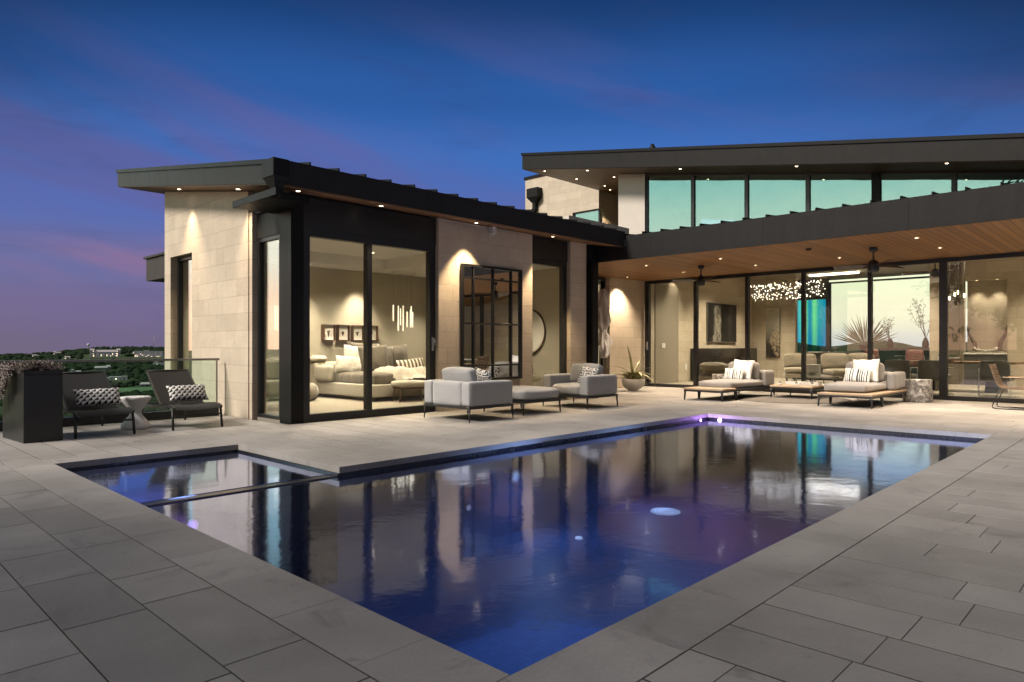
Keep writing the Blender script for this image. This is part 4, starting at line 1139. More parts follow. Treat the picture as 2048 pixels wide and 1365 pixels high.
# --- bowl planter by the patio wall
t = thing('bowl_planter', 'round white bowl planter with long arching striped leaves by the patio wall', 'planter', (15.0, 10.05, 0))
mb = MB(); mb.lathe([(0, 0), (.13, 0), (.135, .015), (.125, .03), (.2, .07), (.27, .15), (.298, .25), (.302, .315), (.296, .322), (.282, .315), (.27, .27), (0, .26)], 44); mb.build('bowl', 'ceramic_white', t)
m, nt, N, L, b = nodes('variegated_leaf')
p = noise_out(nt, 18, 3, .6, objco(nt)); L.new(mixc(nt, mth(nt, 'SUBTRACT', mth(nt, 'MULTIPLY', p, 2.6), .8, True), (.05, .065, .025), (.42, .36, .15)), b.inputs['Base Color']); b.inputs['Roughness'].default_value = .45; M['variegated_leaf'] = m
simple('strap_leaf', (.30, .28, .13), .4, 0, .5, 3)
def strap(mb, p0, az, el, ln, w, droop, n=9, twist=0):
    """a long channelled leaf that arches over"""
    p = Vector(p0); e = el; rows = []
    for i in range(n+1):
        f = i/n; d_ = Vector((math.cos(az)*math.cos(e), math.sin(az)*math.cos(e), math.sin(e)))
        s = Vector((-math.sin(az), math.cos(az), 0)); up = s.cross(d_)*-1
        ww = w*(1-f)**.6*(.55+.45*min(1, f*5)) if i < n else .0008
        rows.append([mb.bm.verts.new(p+s*ww+up*ww*.45), mb.bm.verts.new(p), mb.bm.verts.new(p-s*ww+up*ww*.45)])
        p = p+d_*ln/n; e -= droop/n
    mb._m([mb.bm.faces.new((a[k], a[k+1], b_[k+1], b_[k])) for a, b_ in zip(rows, rows[1:]) for k in (0, 1)], 0, True)
rnd = random.Random(5); mb = MB()
for i, (az, el, ln, dr) in enumerate([(200, 74, .95, .7), (285, 60, .62, 1.3), (255, 35, .75, 1.5), (300, 42, .8, 2.1), (330, 50, .62, 1.9), (20, 65, .7, .9), (120, 60, .8, 1.6), (165, 48, .8, 1.7),
        (150, 30, .85, 1.1), (310, 25, .7, 1.8), (230, 55, .6, 1.8), (60, 70, .6, .8), (270, 78, .5, .4), (345, 30, .6, 1.9)]):
    strap(mb, (rnd.uniform(-.05, .05), rnd.uniform(-.05, .05), .30), R(az), R(el), ln*1.15, .046, dr)
mb.build('long_leaves', 'strap_leaf', t, recalc=False)
mb = MB()
for i in range(150):
    a = rnd.uniform(0, 6.28); r_ = rnd.uniform(0, .25)
    strap(mb, (r_*math.cos(a), r_*math.sin(a), .28+rnd.uniform(0, .1)), a+rnd.uniform(-.9, .9), rnd.uniform(.2, 1.3), rnd.uniform(.12, .27), .032, rnd.uniform(.2, 1), 4)
mb.build('croton_leaves', 'variegated_leaf', t, recalc=False)

# --- folded parasol in the recess
t = thing('parasol', 'closed pale grey parasol wrapped around its pole in the patio recess', 'parasol', (14.22, 10.42, 0))
mb = MB(); mb.lathe([(0, 0), (.22, 0), (.22, .05), (.05, .07), (.03, .09), (.022, .3)], 24); mb.build('base', 'gunmetal', t)
mb = MB(); mb.cyl((0, 0, .3), (0, 0, 2.66), .02, seg=12); mb.build('pole', 'cap_metal', t)
def fold(a, z):
    k = 1 if abs(z-1.55) > .08 else .35
    return 1+k*(.24*math.sin(a*5+2.6*math.sin(z*3.1))+.16*math.sin(a*11+z*6)+.75*noise.noise(Vector((math.cos(a)*1.3, math.sin(a)*1.3, z*3.4)))+.35*noise.noise(Vector((math.cos(a)*3, math.sin(a)*3, z*8))))
mb = MB(); mb.lathe([(.05, .86+.0), (.075, .92), (.10, .98), (.125, 1.06), (.14, 1.15), (.145, 1.25), (.135, 1.36), (.11, 1.45), (.082, 1.52), (.074, 1.57), (.095, 1.64), (.115, 1.72), (.125, 1.82), (.13, 1.92), (.13, 2.02), (.125, 2.12), (.115, 2.22), (.11, 2.32), (.115, 2.42), (.11, 2.5), (.08, 2.57), (.03, 2.63)], 72, wob=fold); mb.build('canopy', 'parasol_cloth' if 'parasol_cloth' in M else fabric('parasol_cloth', (.68, .64, .62), 300, .06, .3), t)
mb = MB(); mb.lathe([(.088, 1.53), (.093, 1.55), (.088, 1.58)], 40); mb.build('strap', 'parasol_cloth', t)

# --- wire chair and round table at the right edge
t = thing('wire_chair', 'low lounge chair of thin black rods with woven tan straps, beside the pale round table', 'chair', (15.55, 2.40, 0))
simple('tan_strap', (.145, .10, .066), .7, 0, .2, 30, .2, 150)
for s in (-1, 1):
    mb = MB(); x = s*.235
    mb.tube([(x, -.17, .39), (x, -.10, .25), (x, -.035, .06), (x, -.04, .022), (x, -.09, .010), (x, -.3, .010), (x, -.56, .010), (x, -.61, .022), (x, -.63, .06), (x, -.62, .24), (x, -.61, .385)], .0085, 8); mb.build('sled_leg', 'gunmetal', t)
    mb = MB(); x = s*.265
    mb.tube([(x, .0, .83), (x, -.05, .64), (x, -.10, .48), (x, -.15, .41), (x, -.21, .385), (x, -.45, .38), (x, -.72, .40)], .009, 8); mb.build('side_rod', 'gunmetal', t)
    mb = MB(); mb.tube([(x, -.06, .60), (x*1.12, -.2, .585), (x*1.15, -.48, .575), (x*1.12, -.66, .56), (x, -.70, .40)], .008, 8); mb.build('arm_rod', 'gunmetal', t)
    mb = MB(); mb.box(x*1.13-.02, x*1.13+.02, -.66, -.2, .585, .60, .005); mb.build('armrest', 'teak', t)
path = [(.005, .835), (-.025, .73), (-.055, .63), (-.085, .54), (-.115, .47), (-.15, .415), (-.21, .392), (-.31, .385), (-.41, .383), (-.51, .385), (-.61, .392), (-.72, .404)]
for (a, b_) in zip(path, path[1:]):
    mb = MB(); d_ = Vector((0, b_[0]-a[0], b_[1]-a[1])); q0 = Vector((0, *a))+d_*.06; q1 = Vector((0, *b_))-d_*.06
    n_ = Vector((0, -d_.z, d_.y)).normalized()*.012
    v = []
    mb.hexa([(-.275, *(q0-n_).yz), (.275, *(q0-n_).yz), (.275, *(q1-n_).yz), (-.275, *(q1-n_).yz), (-.275, *(q0+n_).yz), (.275, *(q0+n_).yz), (.275, *(q1+n_).yz), (-.275, *(q1+n_).yz)])
    mb.build('strap', 'tan_strap', t)
t = thing('round_table', 'pale round patio table on a pedestal at the right edge of the terrace', 'table', (15.75, 1.28, 0))
mb = MB(); mb.lathe([(0, 0), (.24, 0), (.24, .012), (.04, .03), (.035, .68), (.12, .70)], 32); mb.build('pedestal', 'gunmetal', t)
mb = MB(); mb.lathe([(0, .70), (.44, .70), (.46, .708), (.46, .728), (.45, .733), (0, .733)], 56); mb.build('tabletop', 'concrete_white', t)

# --- paned mirror on the stone pier
t = thing('paned_mirror', 'large black framed mirror divided into panes, hung on the stone pier', 'mirror', (9.16, 9.355, .52), world=True)
mb = MB(); y0, y1 = 9.295, 9.352
for a in ((8.36, 8.41, .52, 2.68), (9.92, 9.97, .52, 2.68), (8.41, 9.92, .52, .565), (8.41, 9.92, 2.635, 2.68)): mb.box(a[0], a[1], y0, y1, a[2], a[3], .004)
for x in (8.66, 9.17, 9.67): mb.box(x-.016, x+.016, y0+.008, y0+.028, .566, 2.634, .003)
for z in (.80, 1.585, 2.43): mb.box(8.412, 9.918, y0+.012, y0+.024, z-.014, z+.014, .003)
mb.build('frame', 'frame_black', t)
mb = MB(); mb.box(8.405, 9.925, 9.335, 9.350, .56, 2.64); mb.build('glass', 'mirror', t)
mb = MB(); mb.box(9.09, 9.2, 9.25, 9.357, 3.30, 3.44, .008); mb.box(9.10, 9.19, 9.243, 9.25, 3.305, 3.33, .003)
tag(mb.build('wall_speaker', 'ceramic_white'), 'small pale speaker box fixed high on the stone pier above the mirror', 'speaker')

# --- ceiling fans
simple('fan_blade', (.09, .075, .06), .5, 0, .2, 10)
def fan(label, x, y, zc, angs, blen=.66, mat='gunmetal', stem=.16, mot=.1):
    t = thing('ceiling_fan', label, 'ceiling fan', (x, y, zc), 0, 'black ceiling fans under the patio roof')
    mb = MB(); mb.lathe([(0, 0), (.075, 0), (.075, -.06), (.05, -.075), (.018, -.09), (.018, -.09-stem), (.03, -.11-stem)], 20); mb.build('mount', mat, t)
    zb = -.10-stem
    mb = MB(); mb.lathe([(.02, zb+.03), (mot*.55, zb+.01), (mot, zb-.04), (mot, zb-.17), (mot*.9, zb-.20), (mot*.75, zb-.215), (0, zb-.22)], 28); mb.build('motor', mat, t)
    for a in angs:
        mb = MB(); c, s = math.cos(R(a)), math.sin(R(a)); zz = zb-.085
        def P(r, w, dz): return (r*c-w*s, r*s+w*c, zz+dz)
        mb.hexa([P(mot*.9, -.02, -.004), P(.24, -.07, -.03), P(.24, .07, .022), P(mot*.9, .02, -.004), P(mot*.9, -.02, .004), P(.24, -.07, -.022), P(.24, .07, .03), P(mot*.9, .02, .004)])
        mb.hexa([P(.24, -.07, -.03), P(blen, -.095, -.04), P(blen, .08, .026), P(.24, .07, .022), P(.24, -.07, -.022), P(blen, -.095, -.032), P(blen, .08, .034), P(.24, .07, .03)])
        mb.build('blade', 'fan_blade', t)
    return t
fan('black ceiling fan under the patio roof, above the daybed nearest the bowl planter', 14.776, 7.997, 3.073, (-128, -8, 112))
fan('black ceiling fan under the patio roof, above the daybed beside the drum stool', 14.395, 4.128, 3.073, (95, -25, 215), .72)
# ------------------------------------------------------------------ bedroom
FZ = .03
fabric('cream_leather', (.31, .28, .23), 200, .04, .08, .1)
fabric('taupe_linen', (.085, .07, .052), 200, .12, .35)
fabric('ivory_cloth', (.40, .37, .32), 200, .05, .3)
fabric('velvet_grey', (.085, .072, .055), 120, .3, .25, .25)
fabric('beige_upholstery', (.17, .145, .11), 250, .07, .2)
simple('walnut', (.06, .028, .014), .4, 0, .3, 14)
simple('black_leather', (.03, .028, .025), .45)
t = thing('bed', 'low upholstered cream bed with a taupe coverlet behind the sliding glass doors', 'bed', (9.15, 12.85, FZ), world=True)
mb = MB(); mb.box(8.12, 10.15, 11.72, 13.75, FZ, FZ+.07, .01); mb.build('plinth', 'black_leather', t)
mb = MB(); mb.cushion(8.0, 10.25, 11.6, 13.78, .10, .38, .03, .006, 18); mb.build('bed_frame', 'cream_leather', t)
mb = MB(); mb.cushion(8.10, 10.14, 11.70, 13.75, .34, .60, .07, .02, 20, seed=3); mb.build('mattress', 'taupe_linen', t)
mb = MB(); mb.cushion(7.95, 10.3, 13.79, 14.06, .10, .80, .05, .01, 14); mb.cushion(7.95, 8.10, 13.15, 13.78, .39, .74, .06, .01, 12); mb.build('headboard', 'cream_leather', t)
mb = MB(); mb.cushion(7.9, 8.3, 13.78, 14.04, .80, .95, .08, .01, 10); mb.build('head_bolster', 'cream_leather', t)
def wp(label, w, h, th, mat, loc, rz, lean, roll=0, seed=0):
    pillow('pillow', label, w, h, th, mat, loc, rz, lean, roll, 'pillows on the bed', seed)
wp('small ivory pillow at the left end of the bed', .40, .40, .16, 'ivory_cloth', (8.24, 13.02, .76), -38, 18, 4, 31)
wp('small mottled ivory pillow, second from the left on the bed', .40, .40, .16, 'ivory_cloth', (8.44, 12.95, .75), -34, 20, -3, 32)
wp('ruched ivory pillow leaning behind the big grey pillow', .56, .62, .20, 'ivory_cloth', (8.62, 13.15, .88), -28, 14, 5, 33)
wp('big dark grey velvet pillow in the middle of the bed', .66, .64, .24, 'velvet_grey', (8.82, 12.75, .88), -24, 16, -4, 34)
wp('tall pale pillow behind the big grey velvet pillow', .68, .66, .2, 'taupe_linen', (9.0, 13.35, .92), -14, 12, 3, 35)
wp('grey velvet pillow at the head of the bed, right of the door mullion', .62, .60, .22, 'velvet_grey', (9.36, 13.22, .88), -10, 14, 3, 36)
wp('grey velvet pillow at the right end of the bed', .62, .60, .22, 'velvet_grey', (9.92, 13.35, .90), -6, 14, -4, 37)
pattern('dark_band', lambda nt, p: mth(nt, 'LESS_THAN', mth(nt, 'FRACT', mth(nt, 'DIVIDE', mth(nt, 'ADD', p[0], 2), .09)), .55), (.55, .49, .40), (.08, .065, .05))
wp('dark striped lumbar pillow lying in front at the right end of the bed', .68, .30, .16, 'dark_band', (9.86, 12.75, .73), -16, 26, -6, 38)
# fur throw over the corner
simple('fur', (.36, .32, .26), .95, 0, .25, 40, .9, 90, .1, .05, .4)
mb = MB(); n = 26
for th in (0, .03):
    g = []
    for j in range(n+1):
        row = []
        for i in range(n+1):
            u, v = i/n, j/n
            x = 8.55+.80*u+.10*(v-.5); y = 12.35-1.05*v
            z = .655+.07*noise.noise(Vector((u*4, v*4, 2)))+.035*noise.noise(Vector((u*13, v*13, 5)))
            if y < 11.62: z -= min(.17, (11.62-y)*1.2); 
            if u < .1: z -= (.1-u)*1.6
            x += .03*noise.noise(Vector((u*5, v*5, 9)))
            row.append(mb.bm.verts.new((x, y, z+th*(1 if 0 < i < n and 0 < j < n else .5))))
        g.append(row)
    mb._m([mb.bm.faces.new((g[j][i], g[j][i+1], g[j+1][i+1], g[j+1][i])) for j in range(n) for i in range(n)], 0, True)
tag(mb.build('fur_throw', 'fur'), 'pale shaggy fur throw spilling over the foot of the bed onto the bench', 'throw')
t = thing('bench', 'cream upholstered bench with dark splayed walnut legs at the foot of the bed', 'bench', (8.72, 11.28, FZ), R(-12))
mb = MB(); mb.cushion(-.36, .36, -.22, .22, .30, .42, .04, .015, 12); mb.build('seat', 'cream_leather', t)
mb = MB(); mb.box(-.33, .33, -.19, .19, .26, .30, .006); mb.build('apron', 'walnut', t)
for sx in (-1, 1):
    for sy in (-1, 1):
        mb = MB(); mb.tube([(sx*.29, sy*.15, .27), (sx*.34, sy*.19, 0)], [.022, .013], 8); mb.build('leg', 'walnut', t)
t = thing('nightstand', 'beige two drawer nightstand to the right of the bed', 'nightstand', (10.72, 13.55, FZ), 0)
mb = MB(); mb.box(-.24, .24, -.22, .22, .05, .58, .01); mb.build('cabinet', 'beige_upholstery', t)
for z in (.10, .35):
    mb = MB(); mb.box(-.225, .225, -.232, -.222, z, z+.2, .004); mb.build('drawer', 'cream_leather', t)
t = thing('photo_frame', 'small white photo frame with a dark figure standing on the nightstand', 'picture frame', (10.62, 13.5, FZ+.582), R(-12))
mb = MB(); mb.box(-.11, .11, -.01, .01, 0, .27, .004); mb.build('frame', 'ivory_cloth', t)
mb = MB(); mb.box(-.07, .07, -.013, -.0105, .05, .22); mb.lathe([(0, 0), (.02, 0)], 6, (0, -.013, .1)); mb.build('photo', 'black_leather', t)
t = thing('pouf', 'round beige pouf beside the bed at the left edge of the sliding door', 'pouf', (7.2, 12.9, FZ))
mb = MB(); mb.lathe([(0, 0), (.16, 0), (.26, .05), (.30, .17), (.28, .29), (.2, .37), (0, .39)], 36, wob=lambda a, z: 1+.012*math.cos(a*12)); mb.build('seat', 'beige_upholstery', t)
t = thing('upholstered_bench', 'pale upholstered bench end standing left of the bed behind the glass', 'seat', (7.0, 13.55, FZ))
mb = MB(); mb.cushion(-.45, .45, -.3, .3, .08, .42, .06, .01, 12); mb.build('seat', 'beige_upholstery', t)
mb = MB(); mb.cushion(-.45, .45, .18, .32, .42, .85, .05, .01, 12); mb.build('backrest', 'beige_upholstery', t)
t = thing('tub_chair', 'pale round backed chair right of the nightstand, cut off by the door frame', 'chair', (11.1, 12.7, FZ), R(200))
mb = MB(); mb.lathe([(0, .1), (.28, .1), (.31, .2), (.30, .40), (0, .42)], 32); mb.build('seat', 'cream_leather', t)
mb = MB(); prev = None
mb.tube([(.31*math.cos(a), .31*math.sin(a), .58) for a in [R(q) for q in range(-10, 200, 14)]], .075, 10); mb.tube([(.31*math.cos(a), .31*math.sin(a), .46) for a in [R(q) for q in range(-10, 200, 14)]], .08, 10); mb.build('backrest', 'cream_leather', t)
# four shadow boxes above the bed
simple('mat_board', (.70, .67, .60), .9, 0, .03)
for i, (lab, x0) in enumerate((('leftmost of the four shadow box frames, holding a long dark leaf specimen', 8.70), ('second shadow box frame from the left, holding a small brown specimen', 9.10),
                 ('third shadow box frame from the left, holding a pale heart shaped specimen', 9.515), ('rightmost of the four shadow box frames, crossed by the door mullion', 9.94))):
    t = thing('shadow_box', lab, 'picture', ((x0+.155)*.956, 14.1, 1.48), 0, 'shadow box frames above the bed')
    mb = MB(); w, hh, dp = .155, .188, -.12
    for a in ((-w, -w+.02, -hh, hh), (w-.02, w, -hh, hh), (-w+.02, w-.02, -hh, -hh+.02), (-w+.02, w-.02, hh-.02, hh)): mb.box(a[0], a[1], dp, -.002, a[2], a[3], .002)
    mb.build('frame', 'walnut', t)
    mb = MB(); mb.box(-w+.02, w-.02, -.05, -.04, -hh+.02, hh-.02); mb.build('backing', 'mat_board', t)
    mb = MB(); s_ = (.035, .11), (.04, .07), (.045, .07), (.03, .09)
    a, b_ = s_[i]; mb.hexa([(0,-.062,-b_),(a*.2,-.062,-b_),(a*.2,-.052,-b_),(0,-.052,-b_),(-a,-.062,b_*.3),(a,-.062,b_*.5),(a,-.052,b_*.5),(-a,-.052,b_*.3)]); mb.build('specimen', 'walnut' if i != 2 else 'taupe_linen', t)
# crystal tube pendants
def tube_light(label, x, y, z, n, seed, r=.27):
    t = thing('tube_chandelier', label, 'chandelier', (x, y, CZ), 0, 'crystal tube chandeliers beside the bed'); rnd = random.Random(seed)
    mb = MB(); mb.box(-r-.04, r+.04, -.10, .10, -.05, -.001, .006); mb.build('canopy', 'mat_board', t)
    for k in range(n):
        px = -r+2*r*k/(max(1, n-1)); py = rnd.uniform(-.07, .07); top = z-CZ+rnd.uniform(-.12, .10); ln = rnd.uniform(.38, .56)
        mb = MB(); mb.cyl((px, py, -.05), (px, py, top), .003, seg=5); mb.build('wire', 'cap_metal', t)
        mb = MB(); mb.lathe([(0, 0), (.013, 0), (.015, .02), (.015, ln-.02), (.012, ln), (0, ln)], 10, (px, py, top-ln), wob=lambda a, z: 1+.10*math.sin(z*130+a*4)); mb.build('glass_tube', 'bulb_tube', t)
    return t
m, nt, N, L, b = nodes('bulb_tube')
v = N.new('ShaderNodeTexVoronoi'); v.inputs['Scale'].default_value = 55; L.new(objco(nt), v.inputs['Vector'])
b.inputs['Base Color'].default_value = (.5, .45, .36, 1); b.inputs['Emission Color'].default_value = (1, .84, .58, 1)
L.new(mth(nt, 'MULTIPLY_ADD', v.outputs['Distance'], 1.6), b.inputs['Emission Strength']); b.inputs['Roughness'].default_value = .2; M['bulb_tube'] = m
tube_light('crystal tube chandelier hanging right of the bed in front of the olive wall', 10.22, 13.5, 2.08, 10, 2)
tube_light('crystal tube chandelier hanging left of the bed at the edge of the glass', 7.36, 13.9, 2.0, 8, 5)
# round disc on the end wall
t = thing('wall_disc', 'large round pale carved disc hanging on the end wall behind the narrow window', 'wall art', (12.14, 11.13, 1.51), 0)
mb = MB(); mb.lathe([(0, 0), (.51, 0), (.53, .012), (.53, .03), (.50, .04), (.46, .034), (0, .03)], 64)
o = mb.build('disc', 'mat_board', t); o.rotation_euler = (0, R(-90), 0)
mb = MB(); mb.lathe([(.532, -.004), (.56, -.004), (.56, .03), (.532, .03)], 64); o = mb.build('rim', 'walnut', t); o.rotation_euler = (0, R(-90), 0)
t = thing('shell_chair', 'pale curved chair back seen low in the narrow window beside the stone pier', 'chair', (11.75, 10.75, FZ), R(60))
mb = MB(); mb.lathe([(0, .32), (.26, .32), (.28, .37), (.26, .44), (0, .45)], 28); mb.build('seat', 'cream_leather', t)
mb = MB(); mb.tube([(.27*math.cos(R(q)), .27*math.sin(R(q)), .62) for q in range(0, 190, 15)], .10, 10); mb.build('backrest', 'cream_leather', t)
mb = MB(); mb.lathe([(0, 0), (.2, 0), (.2, .015), (.03, .03), (.03, .32)], 20); mb.build('pedestal', 'steel_satin', t)

# ------------------------------------------------------------------ living room
simple('hearth_black', (.012, .011, .011), .15, 0, .2, 4)
t = thing('fireplace', 'long black glossy fireplace surround on the inside stone wall below the large picture', 'fireplace', (22.28, 11.2, FZ), world=True)
mb = MB(); mb.box(19.98, 21.3, 11.02, 11.198, .1, 1.1, .006); mb.box(23.2, 24.58, 11.02, 11.198, .1, 1.1, .006); mb.box(21.3, 23.2, 11.02, 11.198, .78, 1.1); mb.box(21.3, 23.2, 11.02, 11.198, .1, .3); mb.build('surround', 'hearth_black', t)
mb = MB(); mb.box(21.3, 23.2, 11.17, 11.198, .3, .78); mb.build('firebox', 'charcoal_wall', t)
def art_mat(name, fn):
    m, nt, N, L, b = nodes(name); L.new(fn(nt), b.inputs['Base Color']); b.inputs['Roughness'].default_value = .7; b.inputs['Specular IOR Level'].default_value = .2; M[name] = m
def art1(nt):      # a pale draped cloth hanging in the dark
    p = sep(nt, objco(nt)); wob = mth(nt, 'MULTIPLY_ADD', noise_out(nt, 2.6, 3, .6, objco(nt)), .34); wob.node.inputs[2].default_value = -.17
    cx = mth(nt, 'ADD', mth(nt, 'ADD', p[0], .38), wob)
    folds = noise_out(nt, 7, 5, .65, comb(nt, mth(nt, 'MULTIPLY', cx, 2.2), 0, mth(nt, 'MULTIPLY', p[2], .5)), 1.2)
    w = mth(nt, 'MULTIPLY_ADD', p[2], -.06); w.node.inputs[2].default_value = .24
    e = sstep_(nt, mth(nt, 'ABSOLUTE', cx), w, .09)
    e = mth(nt, 'MULTIPLY', e, sstep_(nt, p[2], .58, .08))
    f = mth(nt, 'MULTIPLY', e, sstep_(nt, folds, .50, -.22))
    side_ = mth(nt, 'MULTIPLY', sstep_(nt, mth(nt, 'ABSOLUTE', mth(nt, 'SUBTRACT', p[0], .55)), .05, .25), .18)
    return mixc(nt, mth(nt, 'ADD', f, mth(nt, 'MULTIPLY', side_, folds), True), (.008, .0075, .007), (.30, .275, .23))
def sstep_(nt, x, a, w):
    """1 where x is below a, falling off over w (w < 0: rising)"""
    d_ = mth(nt, 'SUBTRACT', a, x); return mth(nt, 'MULTIPLY_ADD', mth(nt, 'DIVIDE', d_, w), 1.0, True)
def art2(nt):      # pale burst of light above a dark ground
    co = objco(nt); p = sep(nt, co); n1 = noise_out(nt, 5, 7, .75, co, 2.2); n2 = noise_out(nt, 11, 5, .7, co, 1)
    z = mth(nt, 'MULTIPLY_ADD', p[2], .75, True); z.node.inputs[2].default_value = .34
    f = mth(nt, 'MULTIPLY', mth(nt, 'POWER', z, 1.3), mth(nt, 'MULTIPLY_ADD', sstep_(nt, n1, .46, -.25), 1.0, True))
    q = mth(nt, 'ADD', mth(nt, 'ABSOLUTE', mth(nt, 'ADD', p[1], mth(nt, 'MULTIPLY', n1, .35))), mth(nt, 'MULTIPLY', mth(nt, 'ABSOLUTE', mth(nt, 'ADD', p[2], .3)), .5))
    blot = mth(nt, 'MULTIPLY', sstep_(nt, q, .30, .12), sstep_(nt, n2, .48, -.16))
    return mixc(nt, mth(nt, 'MULTIPLY', blot, .8), mixc(nt, f, (.016, .014, .012), (.60, .55, .46)), (.46, .36, .25))
art_mat('art_cloth', art1); art_mat('art_burst', art2)
t = thing('framed_picture', 'large square dark picture of a pale draped cloth above the black fireplace', 'picture', (22.1, 11.2, 1.98), 0)
mb = MB(); mb.box(-1.06, 1.06, -.06, -.002, -.67, .67, .004); mb.build('frame', 'cap_metal', t)
mb = MB(); mb.box(-1.04, 1.04, -.064, -.061, -.65, .65); mb.build('print', 'art_cloth', t)
t = thing('tall_picture', 'tall narrow picture with a pale burst over a dark ground, left of the blue window', 'picture', (24.6, 10.42, 1.67), 0)
mb = MB(); mb.box(-.05, -.002, -.26, .26, -.90, .90, .004); mb.build('frame', 'hearth_black', t)
mb = MB(); mb.box(-.054, -.051, -.255, .255, -.895, .895); mb.build('canvas', 'art_burst', t)
mb = MB(); mb.box(18.2, 18.38, 11.145, 11.168, 1.12, 1.26, .004); mb.box(18.24, 18.28, 11.138, 11.145, 1.16, 1.22); mb.box(18.30, 18.34, 11.138, 11.145, 1.16, 1.22)
tag(mb.build('light_switch', 'ceramic_white'), 'white double light switch on the grey door panel inside the glass', 'switch')
mb = MB(); mb.box(19.62, 19.72, 11.178, 11.198, .42, .60, .004); mb.box(19.65, 19.69, 11.172, 11.178, .46, .56)
tag(mb.build('wall_socket', 'ceramic_white'), 'white wall socket low on the inside stone wall left of the fireplace', 'socket')

# blossom chandelier: hundreds of little lit petals on thin stems, one part as they cannot be counted
t = thing('blossom_chandelier', 'long glowing chandelier of countless small white petals in the living room', 'chandelier', (20.0, 8.08, 2.80))
rnd = random.Random(17); mb = MB(); st_ = MB(); nrm = 0
for i in range(240):
    y = rnd.uniform(-1.02, 1.02); a = rnd.uniform(0, 6.28); rr = .05+.19*math.sqrt(rnd.random())
    c = Vector((rr*math.cos(a)*1.1, y, rr*math.sin(a)*.92)); d_ = (Vector((math.cos(a), rnd.uniform(-1, 1), math.sin(a)))).normalized()
    x = d_.orthogonal().normalized()*.012; y_ = d_.cross(x.normalized())*.012; l = rnd.uniform(.045, .065)
    v = [mb.bm.verts.new(q) for q in (c, c+d_*l*.5+x, c+d_*l*.5+y_, c+d_*l*.5-x, c+d_*l*.5-y_, c+d_*l)]
    for k in range(4):
        mb.bm.faces.new((v[0], v[1+k], v[1+(k+1) % 4])); mb.bm.faces.new((v[5], v[1+(k+1) % 4], v[1+k]))
    if i % 3 == 0: st_.tube([(0, y*.97, 0), c], .003, 4)
st_.tube([(0, -1.0, 0), (0, 1.0, 0)], .008, 6); st_.tube([(0, -.6, 0), (0, -.6, .96)], .004, 5); st_.tube([(0, .6, 0), (0, .6, .96)], .004, 5)
o = mb.build('petals', 'bulb_star', t); o['kind'] = 'stuff'
st_.build('stems', 'gunmetal', t)

def seat_piece(label, loc, rz, w, dp, zs, zb, ncush, mat='beige_upholstery', arm=True, name='sofa', cat='sofa'):
    """upholstered seat facing local -y"""
    t = thing(name, label, cat, loc, rz)
    mb = MB(); mb.cushion(-w/2, w/2, -dp/2, dp/2, .12, zs-.12, .04, .005, 10); mb.build('base', mat, t)
    cw = w/ncush
    for i in range(ncush):
        x0 = -w/2+i*cw+.01; x1 = x0+cw-.02
        mb = MB(); mb.cushion(x0, x1, -dp/2-.02, dp/2-.15, zs-.115, zs+.04, .05, .02, 10, seed=i); mb.build('seat_cushion', mat, t)
        T = Matrix.Translation(((x0+x1)/2, dp/2-.13, (zs+zb)/2+.03)) @ Matrix.Rotation(R(-12), 4, 'X')
        mb = MB(); mb.cushion(-(x1-x0)/2, (x1-x0)/2, -.09, .09, -(zb-zs)/2, (zb-zs)/2, .06, .03, 10, T=T, seed=i+4); mb.build('back_cushion', mat, t)
    for sx in (-1, 1):
        for sy in (-1, 1):
            mb = MB(); mb.cyl((sx*(w/2-.08), sy*(dp/2-.08), 0), (sx*(w/2-.08), sy*(dp/2-.08), .125), .015, seg=8); mb.build('leg', 'gunmetal', t)
    return t
seat_piece('beige lounge chair with a lumbar roll below the blue window', (22.0, 8.45, FZ), R(-66), .95, .9, .42, .86, 1, name='lounge_chair', cat='chair')
seat_piece('beige two seat sofa with high back cushions in the living room', (21.6, 6.75, FZ), R(-48), 1.55, .95, .42, .88, 2)
seat_piece('long low beige sofa just behind the glass beyond the left daybed', (18.55, 9.0, FZ), R(75), 1.9, .9, .40, .62, 2, name='low_sofa')
t = thing('coffee_table', 'low black square table inside the glass, carrying a white stone lantern', 'coffee table', (18.55, 6.55, FZ))
mb = MB(); mb.box(-.6, .6, -.55, .55, .27, .31, .004); mb.box(-.55, .55, -.5, .5, .1, .12, .003); mb.build('tabletop', 'hearth_black', t)
for sx in (-1, 1):
    for sy in (-1, 1):
        mb = MB(); mb.box(sx*.55-.02, sx*.55+.02, sy*.5-.02, sy*.5+.02, 0, .27); mb.build('leg', 'hearth_black', t)
t = thing('stone_lantern', 'white carved stone lantern with a square opening on the low black table', 'lantern', (18.05, 6.60, FZ+.312), R(10))
mb = MB(); w = .15
mb.box(-w, w, -w, w, 0, .06, .012); mb.box(-w, w, -w, w, .17, .36, .02, seg=2); mb.box(-w, -.075, -w, w, .06, .17, .006); mb.box(.075, w, -w, w, .06, .17, .006); mb.box(-.075, .075, .05, w, .06, .17); mb.box(-.075, .075, -w, -.1, .06, .075); mb.box(-.075, .075, -w, -.1, .155, .17)
o = mb.build('body', 'concrete_white', t); o.rotation_euler = (0, 0, R(-90))
mb = MB(); mb.tube([(-.02, .05, .355), (-.02, .05, .30), (-.16, .04, .26)], .006, 6); mb.build('cord', 'tan_strap', t)
mb = MB(); mb.box(-.13, .13, -.1, .1, 0, .02, .002); mb.box(-.12, .12, -.09, .09, .02, .035, .002)
tag(mb.build('book', 'ivory_cloth', loc=(18.6, 6.2, FZ+.312)), 'pale books stacked on the low black table inside the glass', 'books')

